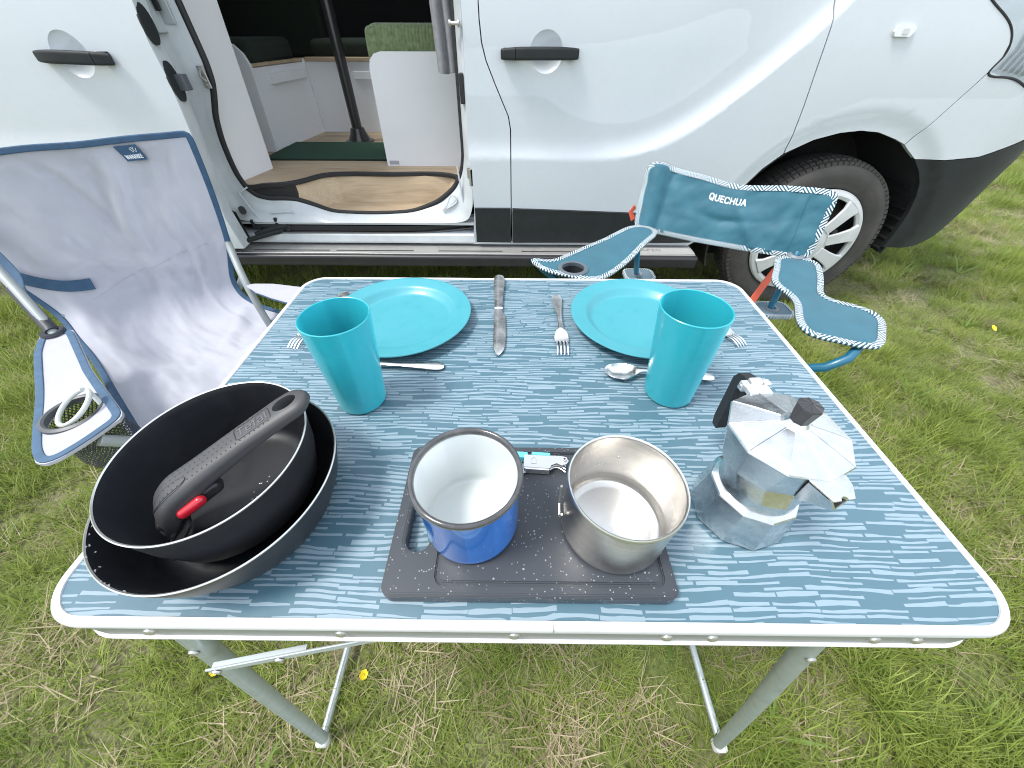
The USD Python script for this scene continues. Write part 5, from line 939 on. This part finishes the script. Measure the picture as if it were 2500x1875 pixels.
nrm = np.cross(np.gradient(GGc, axis=0), np.gradient(GGc, axis=1)); nrm /= np.linalg.norm(nrm, axis=2, keepdims=True); nrm = nrm if nrm[10, 40, 1] < 0 else -nrm
sag = -.05 * np.sin(PI * s_) * np.sin(PI * np.clip(tt, 0, 1)) ** .6 - .004
wr = .030 * (fbm(np.stack([s_ * 4.2 + tt * 1.5, tt * 3.1 - s_ * 1.2, 0 * s_ + 0 * tt], -1), 4, 31) - .5) * 2
ed = np.minimum(np.minimum(s_, 1 - s_) * 12, 1) * np.minimum(tt * 14 + .15, 1)
ridge_ = .012 * np.exp(-((s_ - .80 - .10 * (tt - .3)) / .035) ** 2) * smooth01((tt - .12) / .1) * smooth01((.62 - tt) / .15)
ridge_ += .010 * np.exp(-((tt - .30 - .16 * (s_ - .5)) / .028) ** 2) * smooth01((s_ - .18) / .2) * smooth01((.86 - s_) / .1)
ridge_ += .012 * np.exp(-((s_ - .62 + .55 * (tt - .12)) / .04) ** 2) * smooth01((.26 - tt) / .1) * smooth01(tt / .04)
ridge_ += -.012 * np.exp(-((s_ - .47 - .5 * (tt - .10)) / .03) ** 2) * smooth01((.22 - tt) / .08) * smooth01(tt / .04)
ridge_ += .010 * np.exp(-((tt - .66 - .1 * s_) / .02) ** 2) * smooth01((s_ - .25) / .2) * smooth01((.9 - s_) / .3) + .012 * np.exp(-((tt - .60 + .3 * (s_ - .7)) / .022) ** 2) * smooth01((s_ - .55) / .2)
GGc = GGc + ((sag + (wr + ridge_) * ed)[..., None]) * nrm
GGc[0, :, 2] += .0015 * np.sin(Sv * 17) * np.minimum(Sv, 1 - Sv) * 2
cb = part(gc, 'seat_cloth', sheet(GGc, .004), greycloth, smooth=True)
bper = np.vstack([GGc[::-1, 0], GGc[0, 1:], GGc[1:, -1]]); upn = np.vstack([nrm[::-1, 0], nrm[0, 1:], nrm[1:, -1]])
Qb = bper.copy()
for _ in range(2): Qb[1:-1] = (Qb[:-2] + 2 * Qb[1:-1] + Qb[2:]) / 4
part(gc, 'edge_binding', sweep(Qb, rpoly(-.0035, .0035, -.0062, .0062, .0025, 3), up=upn), navy)
# seam stitched across the backrest, and the name tag on its upper edge
def gpt(t, s):
    i, j = t * (nu - 1), s * (nv - 1); a, b = int(min(i, nu - 2)), int(min(j, nv - 2)); fi, fj = i - a, j - b
    return GGc[a, b] * (1 - fi) * (1 - fj) + GGc[a + 1, b] * fi * (1 - fj) + GGc[a, b + 1] * (1 - fi) * fj + GGc[a + 1, b + 1] * fi * fj
part(cb, 'cross_seam', tube(spline(np.array([gpt(.36 - .085 * q, q) + nrm[int(89 * (.36 - .085 * q)), int(83 * q)] * .0022 for q in np.linspace(.18, .96, 26)]), 70), .0007, 5), greycloth)
ts0, ts1, tt0, tt1 = .735, .808, .012, .046
TGd = np.stack([np.stack([gpt(tt0 + (tt1 - tt0) * a, ts0 + (ts1 - ts0) * b + .010 * a) for b in np.linspace(0, 1, 6)]) for a in np.linspace(0, 1, 6)]); tn = nrm[2, 64]
tagp = part(gc, 'name_tag', sheet(TGd + tn * .0075, .002), navy)
wt = meshkit.text_mesh('WANABEE', .0085, .0003, bold=True); b0, b1 = wt.bounds; wq = wt.vertices - [b0[0], 0, 0]; wW = b1[0] - b0[0]
def tpt(a, b, z): return gpt(tt0 + (tt1 - tt0) * a, ts0 + (ts1 - ts0) * b + .010 * a) + tn * (.0088 + z)
white_print = mat('label_white', (.7, .72, .75), .6)
part(tagp, 'tag_lettering', trimesh.Trimesh(np.array([tpt(.86 - y / .0085 * .26, .10 + x / wW * .82, z) for x, y, z in wq]), wt.faces, process=False), white_print)
part(tagp, 'tag_emblem', [tube([tpt(a, b, .0003) for a, b in q], .0006, 5) for q in (((.2, .60), (.46, .68), (.26, .74), (.46, .80), (.2, .90)), ((.12, .70), (.30, .75), (.12, .80)))], white_print)
# strap hanging on the cloth
stp_ = np.array([gpt(.215, .0) + nrm[19, 2] * .010 + np.array([-.05, -.01, .008]), gpt(.238, .02) + nrm[21, 2] * .014, gpt(.272, .085) + nrm[24, 7] * .012, gpt(.300, .165) + nrm[26, 14] * .010, gpt(.313, .245) + nrm[28, 20] * .009])
sw = sweep(spline(stp_, 30), rpoly(-.0013, .0013, -.0145, .0145, .001, 2), up=nrm[26, 14]); part(gc, 'closing_strap', sw, navy)
# armrests
arm1 = np.array([(-.952, .582), (-.918, .533), (-.863, .472), (-.765, .369), (-.706, .308), (-.68, .288), (-.665, .287), (-.653, .293), (-.634, .322), (-.616, .368), (-.621, .379), (-.65, .401), (-.707, .443), (-.78, .497), (-.834, .543), (-.909, .610), (-.932, .612)])
c1 = np.array([-.7065, .3825]); z1 = lambda x, y: .552 - .008 * np.exp(-(((x + .82) / .08) ** 2)) + .004 * np.sin(14 * x + 9 * y)
P1 = resample(np.vstack([arm1]), 110, True)
a1 = part(gc, 'armrest', arm_sheet(P1, z1, .005, [(c1 + ell * .036)[::-1]]), whitecloth)
in1 = np.array(mf.CrossSection([P1], mf.FillRule.NonZero).offset(-.006, mf.JoinType.Round, 2, 16).to_polygons()[0])
binding(a1, np.c_[in1, z1(in1[:, 0], in1[:, 1]) + .001], .0115, .0036, mat('navy_binding_light', (.05, .105, .18), .75, var=.3, vscale=60), n=130)
zc1 = float(z1(*c1))
part(a1, 'cup_holder_ring', lathe([(.0355, zc1 - .004), (.0345, zc1 + .0055), (.0375, zc1 + .007), (.0425, zc1 + .005), (.043, zc1 + .001)], 48, (*c1, 0)), mat('ring_dark', (.05, .055, .06), .45))
ring_n = 48; pr_ = [(.0355, zc1 - .003), (.040, zc1 - .05), (.042, zc1 - .085), (.036, zc1 - .105), (.018, zc1 - .112), (.001, zc1 - .113)]
ang = np.linspace(0, 2 * PI, ring_n + 1); nv_, nu_ = [], []
for k, (r, z) in enumerate(pr_):
    nv_.append(np.stack([c1[0] + r * np.cos(ang) * (1.15 if 0 < k < 4 else 1), c1[1] + r * np.sin(ang), np.full(ring_n + 1, z)], 1)); nu_.append(np.stack([ang / (2 * PI) * 44, np.full(ring_n + 1, k * 5.0)], 1))
fq = [(k * (ring_n + 1) + j, k * (ring_n + 1) + j + 1, (k + 1) * (ring_n + 1) + j + 1, (k + 1) * (ring_n + 1) + j) for k in range(len(pr_) - 1) for j in range(ring_n)]
part(a1, 'net_pouch', arr((np.vstack(nv_), np.array(fq))), netmat, uv=np.vstack(nu_))
arm2 = 1.09 * np.array([(-.640, .782), (-.632, .793), (-.581, .798), (-.51, .789), (-.40, .770), (-.30, .745), (-.26, .70), (-.28, .665), (-.36, .672), (-.43, .690), (-.506, .717), (-.559, .736), (-.605, .757)])
z2 = lambda x, y: .5095 - .006 * np.sin((x + .64) * 9); P2 = resample(arm2, 80, True)
a2 = part(gc, 'armrest', arm_sheet(P2, z2), whitecloth); in2 = np.array(mf.CrossSection([P2], mf.FillRule.NonZero).offset(-.004, mf.JoinType.Round, 2, 16).to_polygons()[0])
binding(a2, np.c_[in2, z2(in2[:, 0], in2[:, 1]) - .001], .009, .0030, '/World/Looks/navy_binding_light', n=100)
def gpost(P, r=.0088, m=frametube, nm='frame_tube'): return part(gc, nm, tube(spline(np.array(P), 16), r, 14), m)
gpost([(-1.262, .845, .80), (-1.10, .722, .672), (-.935, .597, .55), (-.80, .46, .28), (-.70, .36, .02)])
gpost([(-1.02, .660, .613), (-.975, .627, .580), (-.938, .599, .553)], .0112, darktube, 'tube_sleeve')
gpost([(-.88, 1.13, .77), (-.815, 1.03, .62), (-.705, .866, .508), (-.69, .86, .28), (-.70, .90, .02)])
gpost([(-.632, .335, .545), (-.56, .43, .40), (-.40, .66, .02)]); gpost([(-.34, .73, .50), (-.45, .60, .30), (-.62, .45, .02)])
gpost([(-1.15, .775, .47), (-1.0, .87, .24), (-.83, .98, .02)]); gpost([(-.80, .985, .47), (-.95, .86, .24), (-1.12, .72, .02)])
part(gc, 'grommet', lathe([(.009, zc1 - .004), (.0095, zc1 + .005), (.018, zc1 + .0065), (.020, zc1 + .002)], 28, (-.935, .596, 0)), darktube)
part(gc, 'side_ribbon', sweep(spline(np.array([(-1.20, .80, .70), (-1.10, .735, .60), (-1.03, .672, .592), (-.99, .640, .582)]), 20), rpoly(-.001, .001, -.010, .010, .0008, 1), up=(.3, -.8, .5)), navy)
cd = thing('elastic_cord', 'loop of pale grey cord lying in the armrest cup holder', 'cord', (c1[0], c1[1], zc1 - .02))
aa = np.linspace(.3, 2 * PI - .2, 50); cP = np.stack([c1[0] + .004 + .030 * np.cos(aa + 1.2), c1[1] + .004 + .027 * np.sin(aa + 1.2), zc1 + .012 + .016 * np.sin(aa + 1.9) ], 1)
part(cd, 'cord_loop', tube(cP, .0035, 10), cordmat)
part(cd, 'cord_end', [tube([cP[-1], cP[-1] + [.012, -.010, -.030], cP[-1] + [.015, -.006, -.055]], .0033, 10), rbox((.022, .014, .008), .003, (c1[0] + .008, c1[1] - .004, zc1 - .035), 10)], mat('cord_tag', (.55, .57, .55), .5))

# ------------------------------------------------------------------ small flowers
def flower(x, y, h, label, r=.011, tilt=(.2, -.5)):
    z = float(height(np.array([x]), np.array([y]))[0]) - .012; t = thing('yellow_flower', label, 'flower', (x, y, z))
    top = np.array([x + tilt[0] * .01, y + tilt[1] * .01, z + h]); part(t, 'stem', tube(spline(np.array([(x, y, z), (x + .002, y + .002, z + h * .6), top]), 10), .0008, 6), gm4)
    n = np.array([tilt[0], tilt[1], .8]); n /= np.linalg.norm(n); a = np.cross(n, [0, 0, 1]); a /= np.linalg.norm(a); b = np.cross(n, a)
    for k in range(6):
        th = 2 * PI * k / 6; d = a * math.cos(th) + b * math.sin(th); s2 = np.cross(n, d)
        Gp = np.stack([np.stack([top + d * r * u + s2 * r * .55 * v * math.sin(PI * (.15 + .75 * u)) + n * (.25 * r * u * u + .1 * r * v * v) for v in np.linspace(-1, 1, 5)]) for u in np.linspace(.08, 1, 6)]); part(t, 'petal', sheet(Gp, .0004), yellow)
    part(t, 'flower_centre', arr(mf.Manifold.sphere(r * .22, 12).translate(tuple(top + n * .001))), mat('centre_ochre', (.6, .35, .02), .7) if '/World/Looks/centre_ochre' not in [str(q.GetPath()) for q in stage.GetPrimAtPath('/World/Looks').GetChildren()] else '/World/Looks/centre_ochre')
flower(-.312, .120, .055, 'yellow flower beside the left ground bar of the table', .009, (.9, -.2))
flower(-.640, .130, .02, 'small yellow flower below the brace at the left table leg', .008)
flower(2.17, 1.39, .04, 'yellow flower in the grass at the right edge, beyond the teal armrest', .014)
